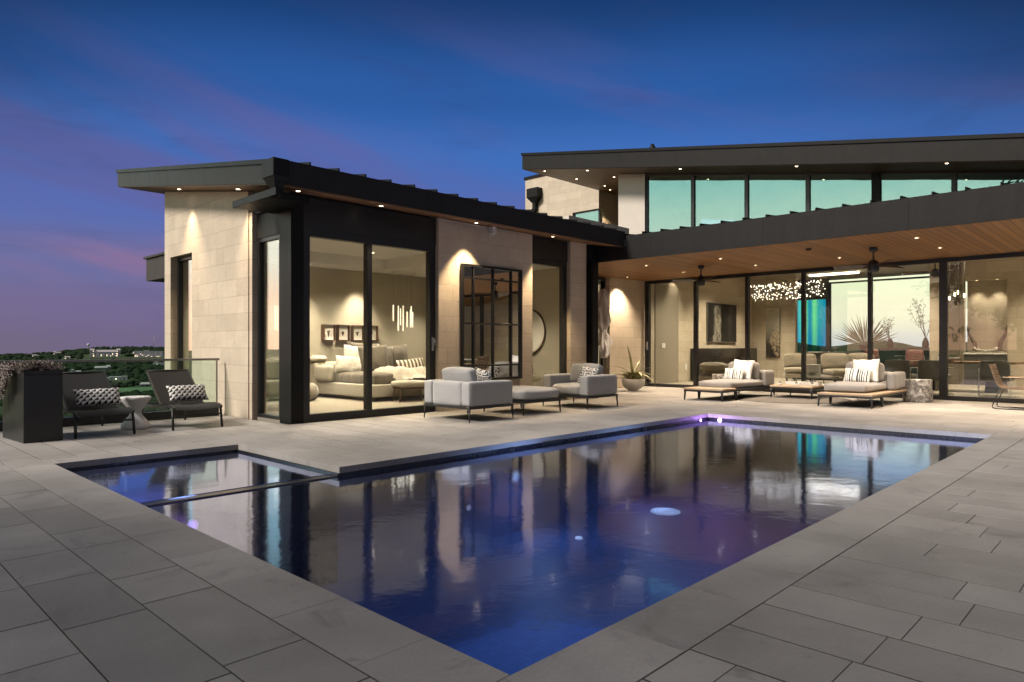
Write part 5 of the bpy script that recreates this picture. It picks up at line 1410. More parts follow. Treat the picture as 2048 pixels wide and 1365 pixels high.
# bar and kitchen counter below the bright window
t = thing('bar_counter', 'long dark bar counter with a pale top edge below the bright far window', 'counter', (25.9, 8.0, FZ), world=True)
mb = MB(); mb.box(25.6, 26.3, 7.5, 9.6, FZ, .93, .006); mb.build('cabinet', 'charcoal_wall', t)
mb = MB(); mb.box(25.55, 26.35, 7.45, 9.65, .93, .97, .004); mb.build('worktop', 'cap_metal', t)
t = thing('teal_cabinet', 'dark teal cabinet standing in front of the bright far window', 'cabinet', (26.5, 6.45, FZ), world=True)
simple('teal_dark', (.018, .045, .045), .3, 0, .2, 2)
mb = MB(); mb.box(26.2, 26.8, 5.4, 7.35, FZ, 1.12, .006); mb.build('carcass', 'teal_dark', t)
for k in range(3):
    mb = MB(); mb.box(26.18, 26.198, 5.42+k*.645, 6.04+k*.645, FZ+.05, 1.09, .003); mb.build('door', 'teal_dark', t)
mb = MB(); mb.lathe([(0, 0), (.06, 0), (.02, .02), (.02, .06), (.13, .12), (.16, .14), (.1, .09), (0, .07)], 20)
tag(mb.build('silver_bowl', 'steel_satin', loc=(25.9, 8.7, .971)), 'small shiny flared bowl on the bar counter before the blue window', 'bowl')
# big fan palm in a dark pot on the counter
t = thing('fan_palm', 'pale fan shaped palm in a dark pot on the bar counter against the bright window', 'plant', (25.95, 7.72, .971))
mb = MB(); mb.lathe([(0, 0), (.13, 0), (.17, .1), (.19, .24), (.17, .25), (.14, .2), (0, .2)], 24); mb.build('pot', 'hearth_black', t)
m, nt, N, L, b = nodes('palm_leaf'); b.inputs['Base Color'].default_value = (.55, .53, .38, 1); b.inputs['Roughness'].default_value = .6
tl = N.new('ShaderNodeBsdfTranslucent'); tl.inputs[0].default_value = (.75, .72, .5, 1); ms = N.new('ShaderNodeMixShader'); ms.inputs[0].default_value = .6
L.new(b.outputs[0], ms.inputs[1]); L.new(tl.outputs[0], ms.inputs[2]); L.new(ms.outputs[0], N['Material Output'].inputs[0]); M['palm_leaf'] = m
rnd = random.Random(8); mb = MB()
for i in range(27):
    f = i/26; an = R(18+144*f)
    for k in (0,):
        d_ = Vector((rnd.uniform(-.25, .12), math.cos(an), math.sin(an))).normalized(); ln = rnd.uniform(.95, 1.2)
        p0 = Vector((0, 0, .2)); s = Vector((.2, -d_.z, d_.y)).normalized()*.026
        v = [mb.bm.verts.new(q) for q in (p0, p0+d_*ln*.55+s, p0+d_*ln, p0+d_*ln*.55-s, p0+d_*ln*.55+Vector((-.012, 0, 0)))]
        mb._m([mb.bm.faces.new((v[0], v[1], v[4])), mb.bm.faces.new((v[1], v[2], v[4])), mb.bm.faces.new((v[2], v[3], v[4])), mb.bm.faces.new((v[3], v[0], v[4]))], 0)
mb.build('fronds', 'palm_leaf', t, recalc=False)
# leafy branches
simple('branch', (.08, .055, .04), .7); simple('leaf_pale', (.26, .24, .16), .6, 0, .4, 12)
def branch_vase(label, loc, seed, H=1.0, n=7, lean=(0, 0)):
    t = thing('branch_vase', label, 'vase', loc); rnd = random.Random(seed)
    mb = MB(); mb.lathe([(0, 0), (.08, 0), (.11, .08), (.09, .22), (.05, .30), (.06, .33), (.045, .32), (0, .28)], 24); mb.build('vase', 'hearth_black', t)
    bm_, lf = MB(), MB()
    for i in range(n):
        a = rnd.uniform(0, 6.28); sp = rnd.uniform(.15, .5); p = Vector((0, 0, .3)); pts = [p.copy()]
        d_ = Vector((math.cos(a)*sp+lean[0], math.sin(a)*sp+lean[1], 1)).normalized()
        for k in range(7):
            d_ = (d_+Vector((rnd.uniform(-.25, .25), rnd.uniform(-.25, .25), rnd.uniform(-.12, .05)))).normalized(); p = p+d_*H/7; pts.append(p.copy())
            if k > 1:
                for q in range(5):
                    c = p+Vector((rnd.uniform(-.09, .09), rnd.uniform(-.09, .09), rnd.uniform(-.06, .06))); u = Vector((rnd.uniform(-1, 1), rnd.uniform(-1, 1), rnd.uniform(-1, 1))).normalized(); w = u.orthogonal().normalized()*.018
                    v = [lf.bm.verts.new(z) for z in (c, c+u*.03+w, c+u*.065, c+u*.03-w)]; lf.bm.faces.new(v)
        bm_.tube(pts, [.008-.0009*j for j in range(len(pts))], 5)
    bm_.build('branches', 'branch', t); lf.build('leaves', 'leaf_pale', t, recalc=False)
branch_vase('dark vase of leafy branches on the teal cabinet near the dining table', (26.4, 5.95, 1.121), 4, 1.35, 9)
branch_vase('dark vase of drooping leafy twigs beside the fan palm on the bar counter', (25.85, 7.5+.02, .971) if False else (26.45, 7.05, 1.121), 9, .75, 7, (0, .5))

# ------------------------------------------------------------------ dining corner
simple('live_edge', (.17, .10, .055), .4, 0, .35, 5)
t = thing('dining_table', 'long live edge wooden dining table behind the glass at the right', 'dining table', (20.4, 3.75, FZ), R(-8))
mb = MB(); n = 40; top = []; botv = []
for z in (.70, .755):
    ring_ = []
    for i in range(n):
        a = 2*PI*i/n; e = .32
        x = .52*math.copysign(abs(math.cos(a))**e, math.cos(a)); y = 1.25*math.copysign(abs(math.sin(a))**e, math.sin(a))
        k = 1+.05*noise.noise(Vector((math.cos(a)*3, math.sin(a)*5, z)))
        ring_.append(mb.bm.verts.new((x*k, y*k, z)))
    top.append(ring_)
mb._m([mb.bm.faces.new((top[0][i], top[0][(i+1) % n], top[1][(i+1) % n], top[1][i])) for i in range(n)]+[mb.bm.faces.new(top[1]), mb.bm.faces.new(list(reversed(top[0])))], 0)
mb.build('tabletop', 'live_edge', t)
for y in (-.7, .7):
    mb = MB(); mb.hexa([(-.3,y-.16,0),(.3,y-.16,0),(.3,y+.16,0),(-.3,y+.16,0),(-.18,y-.1,.70),(.18,y-.1,.70),(.18,y+.1,.70),(-.18,y+.1,.70)]); mb.build('pedestal', 'hearth_black' if y < 0 else 'tan_wood', t) if False else mb.build('pedestal', 'hearth_black', t)
simple('seat_grey', (.17, .165, .145), .7, 0, .1, 5)
simple('seat_red', (.15, .07, .06), .7, 0, .1, 5)
def cantilever(label, loc, rz, mat, group, stool=False):
    """upholstered chair on a flat chrome frame, back towards local -x"""
    t = thing('dining_chair', label, 'chair', loc, rz, group)
    hs = .66 if stool else .44; ht = hs+.36
    mb = MB(); mb.cushion(-.24, .25, -.27, .27, hs-.08, hs+.02, .03, .01, 10); mb.build('seat', mat, t)
    mb = MB(); mb.cushion(-.29, -.22, -.28, .28, hs-.10, ht, .03, .008, 10); mb.build('backrest', mat, t)
    for s in (-1, 1):
        y = s*.30
        mb = MB(); mb.bar([(.26, y, hs+.18), (-.25, y, hs+.18), (-.27, y, hs+.02), (-.27, y, .012), (.26, y, .012)], .035, .012); mb.build('frame_side', 'steel_satin', t)
    mb = MB(); mb.bar([(-.27, -.3, .012), (-.27, .3, .012)], .035, .012); mb.build('foot_bar', 'steel_satin', t)
    return t
G1 = 'grey dining chairs behind the glass'
cantilever('grey dining chair behind the glass, left of the thick black mullion', (18.75, 4.75, FZ), R(-6), 'seat_grey', G1)
cantilever('grey dining chair behind the glass, straddled by the thick black mullion', (18.75, 4.02, FZ), R(-6), 'seat_grey', G1)
cantilever('grey dining chair behind the glass, beyond the woven wire chair', (18.85, 2.80, FZ), R(-6), 'seat_grey', G1)
G2 = 'dull red bar stools'
cantilever('dull red stool at the back, nearest the sofa', (23.0, 6.85, FZ), R(150), 'seat_red', G2, True)
cantilever('dull red stool at the back, in front of the teal cabinet', (23.6, 5.75, FZ), R(160), 'seat_red', G2, True)
t = thing('table_bowl', 'shallow wooden bowl of dark succulents on the live edge dining table', 'bowl', (20.35, 4.1, FZ+.756))
mb = MB(); mb.lathe([(0, 0), (.1, 0), (.2, .03), (.27, .09), (.25, .09), (.18, .05), (0, .04)], 28); mb.build('bowl', 'concrete_white', t)
mb = MB(); rnd = random.Random(23)
for i in range(60): rosette(mb, Vector((rnd.uniform(-.19, .19), rnd.uniform(-.19, .19), .09+rnd.uniform(0, .06))), rnd.uniform(.04, .08), 8, rnd)
mb.build('succulents', 'dry_leaf', t, recalc=False)
# console in the niche
t = thing('niche_console', 'dark cabinet with a pale stone top filling the niche of the dining wall', 'cabinet', (24.2, 3.875, FZ), world=True)
mb = MB(); mb.box(23.92, 24.44, 3.36, 4.39, FZ, .93, .004); mb.build('cabinet', 'charcoal_wall', t)
mb = MB(); mb.box(23.88, 24.445, 3.352, 4.398, .932, .978, .003); mb.build('top', 'mat_board', t)
simple('horn_dark', (.05, .035, .025), .3, 0, .4, 3); simple('horn_base', (.30, .24, .17), .4, 0, .3, 12)
def horn(label, y, s):
    t = thing('horn_sculpture', label, 'horn', (24.12, y, .979))
    mb = MB(); mb.lathe([(0, 0), (.07, 0), (.075, .02), (.055, .05), (0, .06)], 20); mb.build('foot', 'horn_base', t)
    pts = [(0, s*.0, .04), (0, s*-.03, .14), (0, s*-.02, .27), (0, s*.05, .42), (0, s*.12, .56), (0, s*.15, .70), (0, s*.155, .82)]
    mb = MB(); mb.tube(pts, [.055, .062, .06, .05, .04, .026, .004], 14); mb.build('horn', 'horn_dark', t)
horn('curved dark horn at the left end of the niche console', 4.18, 1)
horn('curved dark horn at the right end of the niche console', 3.52, -1)
t = thing('lattice_bowl', 'white open lattice bowl between the two horns on the niche console', 'bowl', (24.10, 3.86, .98))
mb = MB()
for k in range(-3, 4):
    for s in (-1, 1):
        pts = []
        for i in range(13):
            u = i/12*2-1; yy = u*.28; xx = k*.07+s*u*.12
            if abs(xx) > .19: continue
            pts.append((xx*.8, yy, .03+.11*(u*u)*.8+.05*(xx/.19)**2))
        if len(pts) > 2: mb.tube(pts, .012, 6)
mb.build('lattice', 'mat_board', t)
# smoked glass pendants
t = thing('glass_pendants', 'cluster of long clear teardrop glass pendants over the dining table', 'pendant lamp', (20.35, 3.93, 3.755))
mb = MB(); mb.lathe([(0, 0), (.22, 0), (.22, -.03), (0, -.035)], 28); mb.build('canopy', 'gunmetal', t)
rnd = random.Random(2)
for i, (x, y, zb) in enumerate(((0, .16, -1.52), (.08, .02, -1.62), (-.08, -.08, -1.58), (.02, -.2, -1.66), (-.1, .1, -1.72))):
    mb = MB(); mb.cyl((x, y, -.03), (x, y, zb+.35), .004, seg=6); mb.build('cord', 'gunmetal', t)
    mb = MB(); mb.lathe([(.012, zb+1.0), (.018, zb+.75), (.035, zb+.45), (.065, zb+.18), (.072, zb+.09), (.055, zb+.02), (.02, zb)], 20, (x, y, 0)); mb.build('glass_drop', 'clear_glass', t)
    mb = MB(); mb.lathe([(0, zb+.30), (.014, zb+.32), (.016, zb+.36), (.008, zb+.40), (0, zb+.40)], 10, (x, y, 0)); mb.build('bulb', 'bulb_warm', t)
fan('grey ceiling fan inside the living room in front of the bright far window', 23.2, 4.98, 3.755, (115, -5, 235), .85, 'gunmetal', .22, .12)
# ------------------------------------------------------------------ the valley and hills beyond the terrace
import numpy as np
def smooth(a, b_, x): t = max(0, min(1, (x-a)/(b_-a))); return t*t*(3-2*t)
def ridge(az):
    a = math.degrees(az) % 360
    h = -31+27*smooth(79.5, 74.2, a) if a < 100 else -30
    if a < 60: h = 18+16*math.sin(a*.9)*math.exp(-((a-14)/12)**2)+5*math.sin(a*.31)
    if a >= 100: h = -30+22*smooth(100, 130, a)+8*math.sin(a*.07)
    h += 3.5*noise.noise(Vector((a*.35, 1, 0)))+2.0*noise.noise(Vector((a*1.3, 5, 0)))
    return h
def ground_z(x, y):
    r = math.hypot(x-4, y-2); az = math.atan2(y, x)
    z = -1.4-5*smooth(12, 45, r)-17*smooth(40, 160, r)-22*smooth(120, 430, r)
    n = noise.noise(Vector((x*.004, y*.004, 3)))
    if r > 200: z += 3.0*n*smooth(200, 500, r)*(1-smooth(2600, 3400, r))
    zr = ridge(az)
    k = smooth(1450, 3300, r)
    z = z*(1-k)+zr*k
    if r > 3500: z -= (r-3500)*.03
    return z
NA = 540; rad = [0, 9, 14, 20, 28, 38, 50, 66, 85, 110, 140, 180, 230, 290, 360, 440, 520, 610, 700, 800, 910, 1030, 1160, 1300, 1450, 1600, 1760, 1930, 2100, 2280, 2460, 2640, 2820, 3000, 3150, 3300, 3450, 3650, 4000, 4600, 6000, 9000]
V = [(4, 2, -1.5)]; F = []
for r in rad[1:]:
    for k in range(NA):
        a = 2*PI*k/NA; x, y = 4+r*math.cos(a), 2+r*math.sin(a); V.append((x, y, ground_z(x, y)))
for k in range(NA): F.append((0, 1+k, 1+(k+1) % NA))
for j in range(len(rad)-2):
    b0 = 1+j*NA
    for k in range(NA): F.append((b0+k, b0+NA+k, b0+NA+(k+1) % NA, b0+(k+1) % NA))
# leave a hole for the pool and the house cellar: the terrain runs 1.4 m below the deck
me = bpy.data.meshes.new('terrain'); me.from_pydata(V, [], F); me.update()
for p in me.polygons: p.use_smooth = True
m, nt, N, L, b = nodes('woodland_floor')
gp = geopos(nt); n1 = noise_out(nt, .012, 6, .7, gp); n2 = noise_out(nt, .09, 5, .75, gp)
L.new(mixc(nt, mth(nt, 'MULTIPLY_ADD', n2, 1.6, True), mixc(nt, n1, (.010, .018, .008), (.028, .045, .018)), mixc(nt, n1, (.02, .035, .014), (.05, .07, .03))), b.inputs['Base Color'])
b.inputs['Roughness'].default_value = .95; b.inputs['Specular IOR Level'].default_value = .1
bump(nt, n2, 1, 3, b); M['woodland_floor'] = m
me.materials.append(m); o = bpy.data.objects.new('terrain', me); col.objects.link(o); tag(o, kind='structure')

def land_at(az_deg, depress_px):
    """first ground point on a sight line from the terrace, by azimuth and slope"""
    s = depress_px/1366.4*1.0; a = R(az_deg); c = math.cos(a-R(43.885)); r = 330.0
    while r < 3600:
        z = 1.15-s*r*c
        g = ground_z(r*math.cos(a), r*math.sin(a))
        if g >= z: return r*math.cos(a), r*math.sin(a), g, r
        r += 4
    return r*math.cos(a), r*math.sin(a), ground_z(r*math.cos(a), r*math.sin(a)), r
# the lawn in the valley
lx, ly, lz, lr = land_at(75.0, 92)
mb = MB(); n = 40; vs = []
for i in range(n):
    a = 2*PI*i/n; k = 1+.25*noise.noise(Vector((math.cos(a)*1.5, math.sin(a)*1.5, 8)))
    t_ = Vector((-math.sin(R(75)), math.cos(R(75)), 0))*math.cos(a)*95*k+Vector((math.cos(R(75)), math.sin(R(75)), 0))*math.sin(a)*75*k
    x, y = lx+t_.x, ly+t_.y; vs.append(mb.bm.verts.new((x, y, ground_z(x, y)+.6)))
mb.bm.faces.new(vs)
simple('lawn_grass', (.045, .11, .03), .95, 0, .3, .03)
tag(mb.build('lawn', 'lawn_grass'), kind='structure')
AZ = lambda px: 43.885-math.degrees(math.atan((px-1024)/1366.4))
CLEAR = []
for px_, dep_, rad_ in ((232, 66, 26), (202, 47, 30), (152, 54, 24), (319, 36, 34), (212, 19, 60), (298, 20, 60), (277, 13, 40), (69, 20, 26), (117, 15, 30), (135, 24, 26), (290, 80, 18)):
    q_ = land_at(AZ(px_), dep_); CLEAR.append((q_[0], q_[1], rad_))
    for f_ in range(1, 5):     # a clearing on the near side keeps the house in view
        k_ = 1-f_*rad_*.9/q_[3]; CLEAR.append((q_[0]*k_, q_[1]*k_, rad_))
# the woods: many thousand far crowns that read as one mass
ico = bmesh.new(); bmesh.ops.create_icosphere(ico, subdivisions=2, radius=1); iv = np.array([v.co[:] for v in ico.verts]); if_ = np.array([[v.index for v in f.verts] for f in ico.faces]); ico.free()
rs = np.random.default_rng(4); shapes = []
for k in range(8):
    q = iv.copy()
    for i in range(len(q)):
        nn = noise.noise(Vector(q[i]*2.1)+Vector((k*9, 0, 0)))+.6*noise.noise(Vector(q[i]*4.7)+Vector((0, k*7, 0)))
        q[i] *= 1+.55*nn
    q[:, 2] = q[:, 2]*.8+.45; shapes.append(q)
VV = []; FF = []; cnt = 0; nt_ = 0
while nt_ < 9500:
    u = rs.random(); r = 300+2950*u**1.25; a = R(rs.uniform(58, 92))
    x, y = r*math.cos(a), r*math.sin(a)
    dens = noise.noise(Vector((x*.006, y*.006, 11)))
    if dens < -.28 and rs.random() < .8: continue
    dl = math.hypot((x-lx)*.95, y-ly)
    if dl < 92: continue
    if any(math.hypot(x-bx_, y-by_) < br_ for bx_, by_, br_ in CLEAR): continue
    s = rs.uniform(3.0, 6.2)*(1+.35*(r > 1400)); g = ground_z(x, y)
    q = shapes[rs.integers(8)]*s*np.array([rs.uniform(.85, 1.25), rs.uniform(.85, 1.25), rs.uniform(.75, 1.05)]); th = rs.random()*6.28; c, s_n = math.cos(th), math.sin(th)
    VV.append(np.stack([q[:, 0]*c-q[:, 1]*s_n+x, q[:, 0]*s_n+q[:, 1]*c+y, q[:, 2]+g-.5], 1)); FF.append(if_+cnt); cnt += len(q); nt_ += 1
VV = np.concatenate(VV); FF = np.concatenate(FF)
me = bpy.data.meshes.new('woods'); me.vertices.add(len(VV)); me.vertices.foreach_set('co', VV.astype(np.float32).ravel())
me.loops.add(FF.size); me.loops.foreach_set('vertex_index', FF.astype(np.int32).ravel()); me.polygons.add(len(FF))
me.polygons.foreach_set('loop_start', np.arange(0, FF.size, 3, dtype=np.int32)); me.update(calc_edges=True)
m, nt, N, L, b = nodes('tree_crowns'); gp = geopos(nt)
n1 = noise_out(nt, .05, 4, .6, gp); n2 = noise_out(nt, .7, 4, .75, gp)
L.new(mixc(nt, n2, mixc(nt, n1, (.005, .012, .006), (.010, .018, .009)), mixc(nt, n1, (.014, .030, .011), (.026, .040, .017))), b.inputs['Base Color'])
b.inputs['Roughness'].default_value = .95; b.inputs['Specular IOR Level'].default_value = .1; bump(nt, n2, 1, 1.2, b); M['tree_crowns'] = m
me.materials.append(m); o = bpy.data.objects.new('woods', me); col.objects.link(o); tag(o, kind='stuff')

# far buildings
simple('far_white', (.48, .48, .50), .8, 0, .05, .2); simple('far_roof', (.33, .31, .31), .8, 0, .2, .2); simple('far_grey', (.26, .26, .27), .8, 0, .1, .2)
simple('far_window', (.03, .035, .045), .2)
def far_building(name, label, cat, az, dep, blocks, roof='flat', lit=(), rz=0, wallm='far_white', group='far buildings in the valley', sc_=1.0):
    """blocks: (x offset across the view, depth offset, width, depth, height) in metres, first is the main one"""
    x, y, z, r = land_at(az, dep)
    t = thing(name, label, cat, (x, y, z-1.0), R(az-90+rz), group)
    for i, (ox, oy, w, d_, h) in enumerate(blocks):
        mb = MB(); mb.box(ox-w/2, ox+w/2, oy-d_/2, oy+d_/2, 0, h+1); mb.build('wall', wallm, t)
        mb = MB()
        if roof == 'gable': mb.hexa([(ox-w/2-.6,oy-d_/2-.6,h+1.01),(ox+w/2+.6,oy-d_/2-.6,h+1.01),(ox+w/2+.6,oy+d_/2+.6,h+1.01),(ox-w/2-.6,oy+d_/2+.6,h+1.01),(ox-w/2+1,oy-.1,h+1+d_*.33),(ox+w/2-1,oy-.1,h+1+d_*.33),(ox+w/2-1,oy+.1,h+1+d_*.33),(ox-w/2+1,oy+.1,h+1+d_*.33)])
        else: mb.box(ox-w/2-.3, ox+w/2+.3, oy-d_/2-.3, oy+d_/2+.3, h+1.01, h+1.6)
        mb.build('roof', 'far_roof' if roof == 'gable' else wallm, t)
        nw = max(1, int(w/4.5)); nf = max(1, int(h/3.6))
        for f in range(nf):
            for k in range(nw):
                if (k+f*3+i) % 3 == 2 and nw > 3: continue
                xx = ox-w/2+(k+.5)*w/nw; zz = 1.6+f*3.4
                mb = MB(); mb.box(xx-.9, xx+.9, oy-d_/2-.12, oy-d_/2-.03, zz, zz+1.6); mb.build('window', 'lit_window' if (k+f*5+i) in lit else 'far_window', t)
    return t
AZ = lambda px: 43.885-math.degrees(math.atan((px-1024)/1366.4))
far_building('villa', 'long white villa with stepped wings standing in the trees above the lawn', 'house', AZ(232), 66, [(0, 0, 16, 9, 4), (-11, 2, 9, 8, 3), (10, -2, 8, 7, 4.5)], lit=(1, 5))
far_building('hillside_house', 'grey white two storey house among trees halfway down the slope', 'house', AZ(202), 47, [(0, 0, 22, 10, 5), (12, 2, 8, 9, 7)], 'gable', lit=(2,), wallm='far_grey')
far_building('cottage', 'pale gabled cottage with a small tower, left of the grey hillside house', 'house', AZ(152), 54, [(0, 0, 16, 9, 3), (-5, -1, 4, 4, 7)], 'gable', wallm='far_grey')
far_building('flat_house', 'white flat roofed house close to the stone wall of the terrace', 'house', AZ(319), 36, [(0, 0, 26, 10, 5), (-6, 0, 8, 9, 12)], lit=(1,))
far_building('hotel', 'wide pale hotel with a taller tower at each end on the far ridge', 'hotel', AZ(212), 19, [(0, 0, 66, 18, 13), (-34, -2, 12, 14, 18), (31, -2, 11, 14, 18)], 'gable', lit=(0, 2, 4, 7, 9, 12, 15, 20, 22))
far_building('apartment_block', 'long white apartment block with bright bays on the far ridge', 'apartments', AZ(298), 20, [(0, 0, 74, 16, 16)], lit=(0, 1, 2, 5, 6, 9, 12, 13))
far_building('white_hall', 'low white buildings left of the long apartment block', 'building', AZ(277), 13, [(0, 0, 34, 12, 7), (24, 3, 14, 10, 10)], lit=(0, 3))
far_building('lit_house', 'small lit house on the far left slope', 'house', AZ(69), 20, [(0, 0, 14, 8, 5), (9, 0, 6, 6, 4)], 'gable', lit=(0, 1, 2))
far_building('far_lit_house', 'small white houses with lights below the water tower, farther left', 'house', AZ(117), 15, [(0, 0, 18, 9, 6), (-12, 3, 8, 8, 8), (10, -3, 6, 6, 5)], 'gable', lit=(0, 1, 4))
far_building('pale_house', 'tiny pale house just above the glass railing below the water tower', 'house', AZ(135), 24, [(0, 0, 15, 8, 5)], 'gable', lit=(0, 2))
far_building('garden_house', 'small white house beside the far end of the valley lawn', 'house', AZ(290), 80, [(0, 0, 10, 7, 3.2)], 'gable', wallm='far_grey')
x, y, z, r = 3250*math.cos(R(AZ(177))), 3250*math.sin(R(AZ(177))), 0, 0
t = thing('water_tower', 'pale bulb topped water tower on the far ridge', 'water tower', (x, y, ground_z(x, y)-2))
mb = MB(); mb.lathe([(3, 0), (1.8, 4), (1.5, 14), (1.8, 17)], 20); mb.build('column', 'far_grey', t)
mb = MB(); mb.lathe([(1.8, 15), (4.6, 18), (5.6, 20.5), (5, 23), (3, 25), (0, 25.5)], 24); mb.build('tank', 'far_white', t)
x, y = 3200*math.cos(R(AZ(308))), 3200*math.sin(R(AZ(308)))
t = thing('radio_mast', 'thin radio mast standing on the far ridge near the house wall', 'mast', (x, y, ground_z(x, y)-2))
mb = MB()
for k in range(3):
    a = 2*PI*k/3; mb.tube([(2.0*math.cos(a), 2.0*math.sin(a), 0), (.6*math.cos(a), .6*math.sin(a), 52)], .35, 5)
for k in range(8): mb.box(-1.6+k*.12, 1.6-k*.12, -.3, .3, 6*k+3, 6*k+3.4)
mb.build('lattice', 'far_grey', t)
mb = MB(); mb.cyl((0, 0, 52), (0, 0, 60), .25, seg=6); mb.build('antenna', 'far_grey', t)

# ------------------------------------------------------------------ unseen oaks added behind the camera to shade the foreground paving
simple('bark', (.07, .055, .042), .9, 0, .3, 8, .4, 20); simple('oak_leaf', (.05, .075, .028), .6, 0, .45, 1.5)
def oak(label, x, y, H, rc, seed):
    z0 = ground_z(x, y)-.1; t = thing('shade_oak', label, 'tree', (x, y, z0), 0, 'unseen oaks added to shade the foreground'); rnd = random.Random(seed)
    tr = MB(); lf = MB(); fork = H*.36
    tr.tube([(0, 0, 0), (.1, .05, fork*.5), (.05, .12, fork), (0, .1, H*.7), (.1, 0, H*.92)], [.34, .27, .22, .12, .03], 10)
    for i in range(15):
        a = i*2.4+rnd.uniform(-.3, .3); zb = fork*rnd.uniform(.8, 1.0)+(H-fork)*.55*i/15; L_ = rc*rnd.uniform(.75, 1.05)*(1-.35*i/15); p = Vector((.05, .1, zb)); pts = [p.copy()]
        d_ = Vector((math.cos(a), math.sin(a), .45+.5*i/15)).normalized()
        for k in range(5):
            d_ = (d_+Vector((rnd.uniform(-.2, .2), rnd.uniform(-.2, .2), rnd.uniform(-.06, .14)))).normalized(); p = p+d_*L_/5; pts.append(p.copy())
            if k < 1: continue
            for q in range(8):
                c = p+Vector((rnd.gauss(0, .8), rnd.gauss(0, .8), rnd.gauss(.1, .7)))
                for w_ in range(34):
                    o_ = c+Vector((rnd.gauss(0, .33), rnd.gauss(0, .33), rnd.gauss(0, .25))); u = Vector((rnd.uniform(-1, 1), rnd.uniform(-1, 1), rnd.uniform(-.7, .7))).normalized(); v_ = u.orthogonal().normalized()
                    s_1 = rnd.uniform(.14, .23); lf.bm.faces.new([lf.bm.verts.new(z) for z in (o_-u*s_1, o_+v_*s_1*.5, o_+u*s_1, o_-v_*s_1*.5)])
        tr.tube(pts, [.11, .09, .07, .05, .035, .012], 6)
    tr.build('trunk', 'bark', t); lf.build('crown', 'oak_leaf', t, recalc=False)
oak('unseen spreading oak added to shade the foreground, the one nearest the planter', -9.6, 5.4, 12.0, 4.2, 3)
oak('unseen tall oak added to shade the foreground, in the middle of the three', -12.0, 1.6, 19.5, 4.8, 5)
oak('unseen oak added to shade the foreground, farthest from the house of the three', -12.0, -5.0, 18.0, 6.0, 8)
# ------------------------------------------------------------------ pool fittings
def wall_fitting(label, x, z, r, face, y=Y1, name='pool_light', cat='pool light'):
    t = thing(name, label, cat, (x, y+.008, z), 0)
    mb = MB(); mb.lathe([(r*.7, .0), (r*.75, .012), (r*.98, .014), (r, 0)], 28); o = mb.build('ring', 'drain_white', t); o.rotation_euler = (R(90), 0, 0)
    mb = MB(); mb.lathe([(0, .008), (r*.68, .004)], 28); o = mb.build('lens', face, t); o.rotation_euler = (R(90), 0, 0)
    return t
wall_fitting('round pale blue underwater light on the back pool wall, nearer the spa', 6.0, -.42, .075, 'pool_glow')
wall_fitting('round pale blue underwater light on the back pool wall, nearer the skimmer', 6.9, -.30, .075, 'pool_glow')
for i, (x, z, l) in enumerate(((5.23, -.67, 'small return nozzle given a white glow, low on the back pool wall near the spa'), (8.18, -.60, 'small return nozzle given a white glow, on the back pool wall right of the skimmer'))):
    wall_fitting(l, x, z, .035, 'pool_glow', name='return_nozzle', cat='nozzle')
disc('floor_jet', 'small jet cover given a white glow on the pool floor left of the large drain cover', 'floor jet', 6.32, 4.99, PF, .045, 'pool_glow')
disc('floor_jet', 'small jet cover given a white glow on the pool floor right of the large drain cover', 'floor jet', 10.2, 5.09, PF, .045, 'pool_glow')
disc('spa_light', 'small bright round light on the shallow spa floor', 'spa light', 3.0, 7.2, -.45, .05, 'pool_glow')
for x, y, l in ((10.55, Y1+.004, 'purple lit light in the far pool corner, on the long wall'), ):
    wall_fitting(l, x, -.098, .036, 'pool_lens_purple', y)
t = thing('pool_light', 'purple lit light in the far pool corner, on the short wall', 'pool light', (X1+.004, 5.5, -.098))
mb = MB(); mb.lathe([(0, .008), (.03, .008), (.035, 0)], 24); o = mb.build('lens', 'pool_lens_purple', t); o.rotation_euler = (0, R(-90), 0)
t = thing('skimmer', 'dark rectangular skimmer mouth in the back pool wall under the coping', 'skimmer', (6.7, Y1+.01, -.10), world=True)
mb = MB()
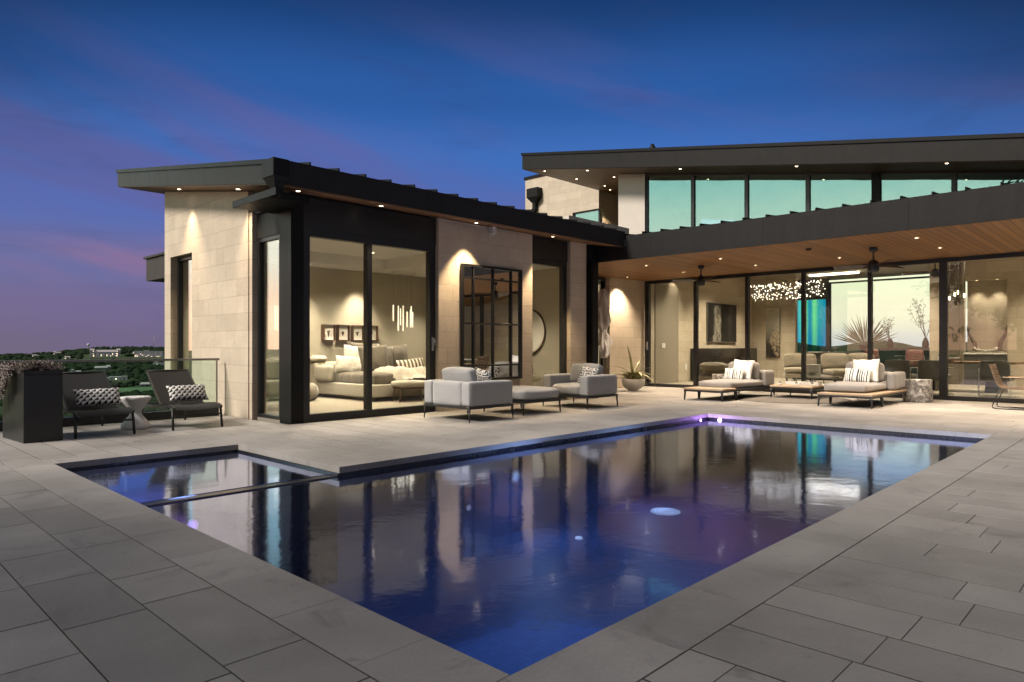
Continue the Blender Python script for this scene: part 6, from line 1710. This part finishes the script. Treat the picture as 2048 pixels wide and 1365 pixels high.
for a in ((6.49, 6.51, -.19, -.062), (6.89, 6.91, -.19, -.062), (6.51, 6.89, -.19, -.175), (6.51, 6.89, -.075, -.062)): mb.box(a[0], a[1], Y1-.012, Y1+.01, a[2], a[3], .002)
mb.build('frame', 'gunmetal', t); mb = MB(); mb.box(6.51, 6.89, Y1-.001, Y1+.008, -.175, -.075); mb.build('flap', 'frame_black', t)
for x, l in ((5.94, 'small dark overflow nozzle under the coping left of the skimmer'), (8.83, 'small dark overflow nozzle under the coping far right of the skimmer')):
    mb = MB(); mb.lathe([(0, .03), (.02, .03), (.028, .0), (.034, 0), (.034, -.005)], 16); o = mb.build('overflow_nozzle', 'gunmetal', loc=(x, Y1+.008, -.085)); o.rotation_euler = (R(90), 0, 0); tag(o, l, 'nozzle')
wall_fitting('purple lit light under water on the mosaic dam of the spa', 2.2, -.3, .05, 'pool_lens_dim', 5.722)
for i, x in enumerate((3.4, 5.6, 7.8, 10.0)):  # fittings added out of sight to carry the fill lamps below
    t = wall_fitting('round blue underwater light added unseen on the near pool wall to light the water', x, -.45, .075, 'pool_glow', Q0-.004); t.rotation_euler = (0, 0, PI); t['group'] = 'added lights on the near pool wall'
# underwater lamps; most blue ones are fill added to colour the water evenly
for x, y, z, e, c in ((10.5, 5.45, -.3, 16, (.75, .35, 1)), (2.2, 5.4, -.4, 4, (.7, .35, 1)), (6.0, 5.3, -.42, 13, (.42, .58, 1)), (8.2, 5.25, -.55, 13, (.42, .58, 1)), (3.4, 2.1, -.45, 16, (.42, .58, 1)), (5.6, 2.1, -.45, 16, (.42, .58, 1)), (7.8, 2.1, -.45, 16, (.42, .58, 1)), (10.0, 2.1, -.45, 16, (.42, .58, 1)), (2.6, 7.0, -.2, 5, (.4, .55, 1))):
    lamp('POINT', 'pool_lamp', (x, y, z), e*2.6, c, shadow_soft_size=.12)
# deck drain cap
mb = MB(); mb.lathe([(0, .004), (.05, .004), (.055, 0)], 20); tag(mb.build('deck_cap', 'steel_satin', loc=(2.83, 9.0, .001)), 'small round metal cap set in the paving behind the spa', 'drain cap')
for o in list(bpy.data.objects):
    if '_w' in o.keys(): del o['_w']
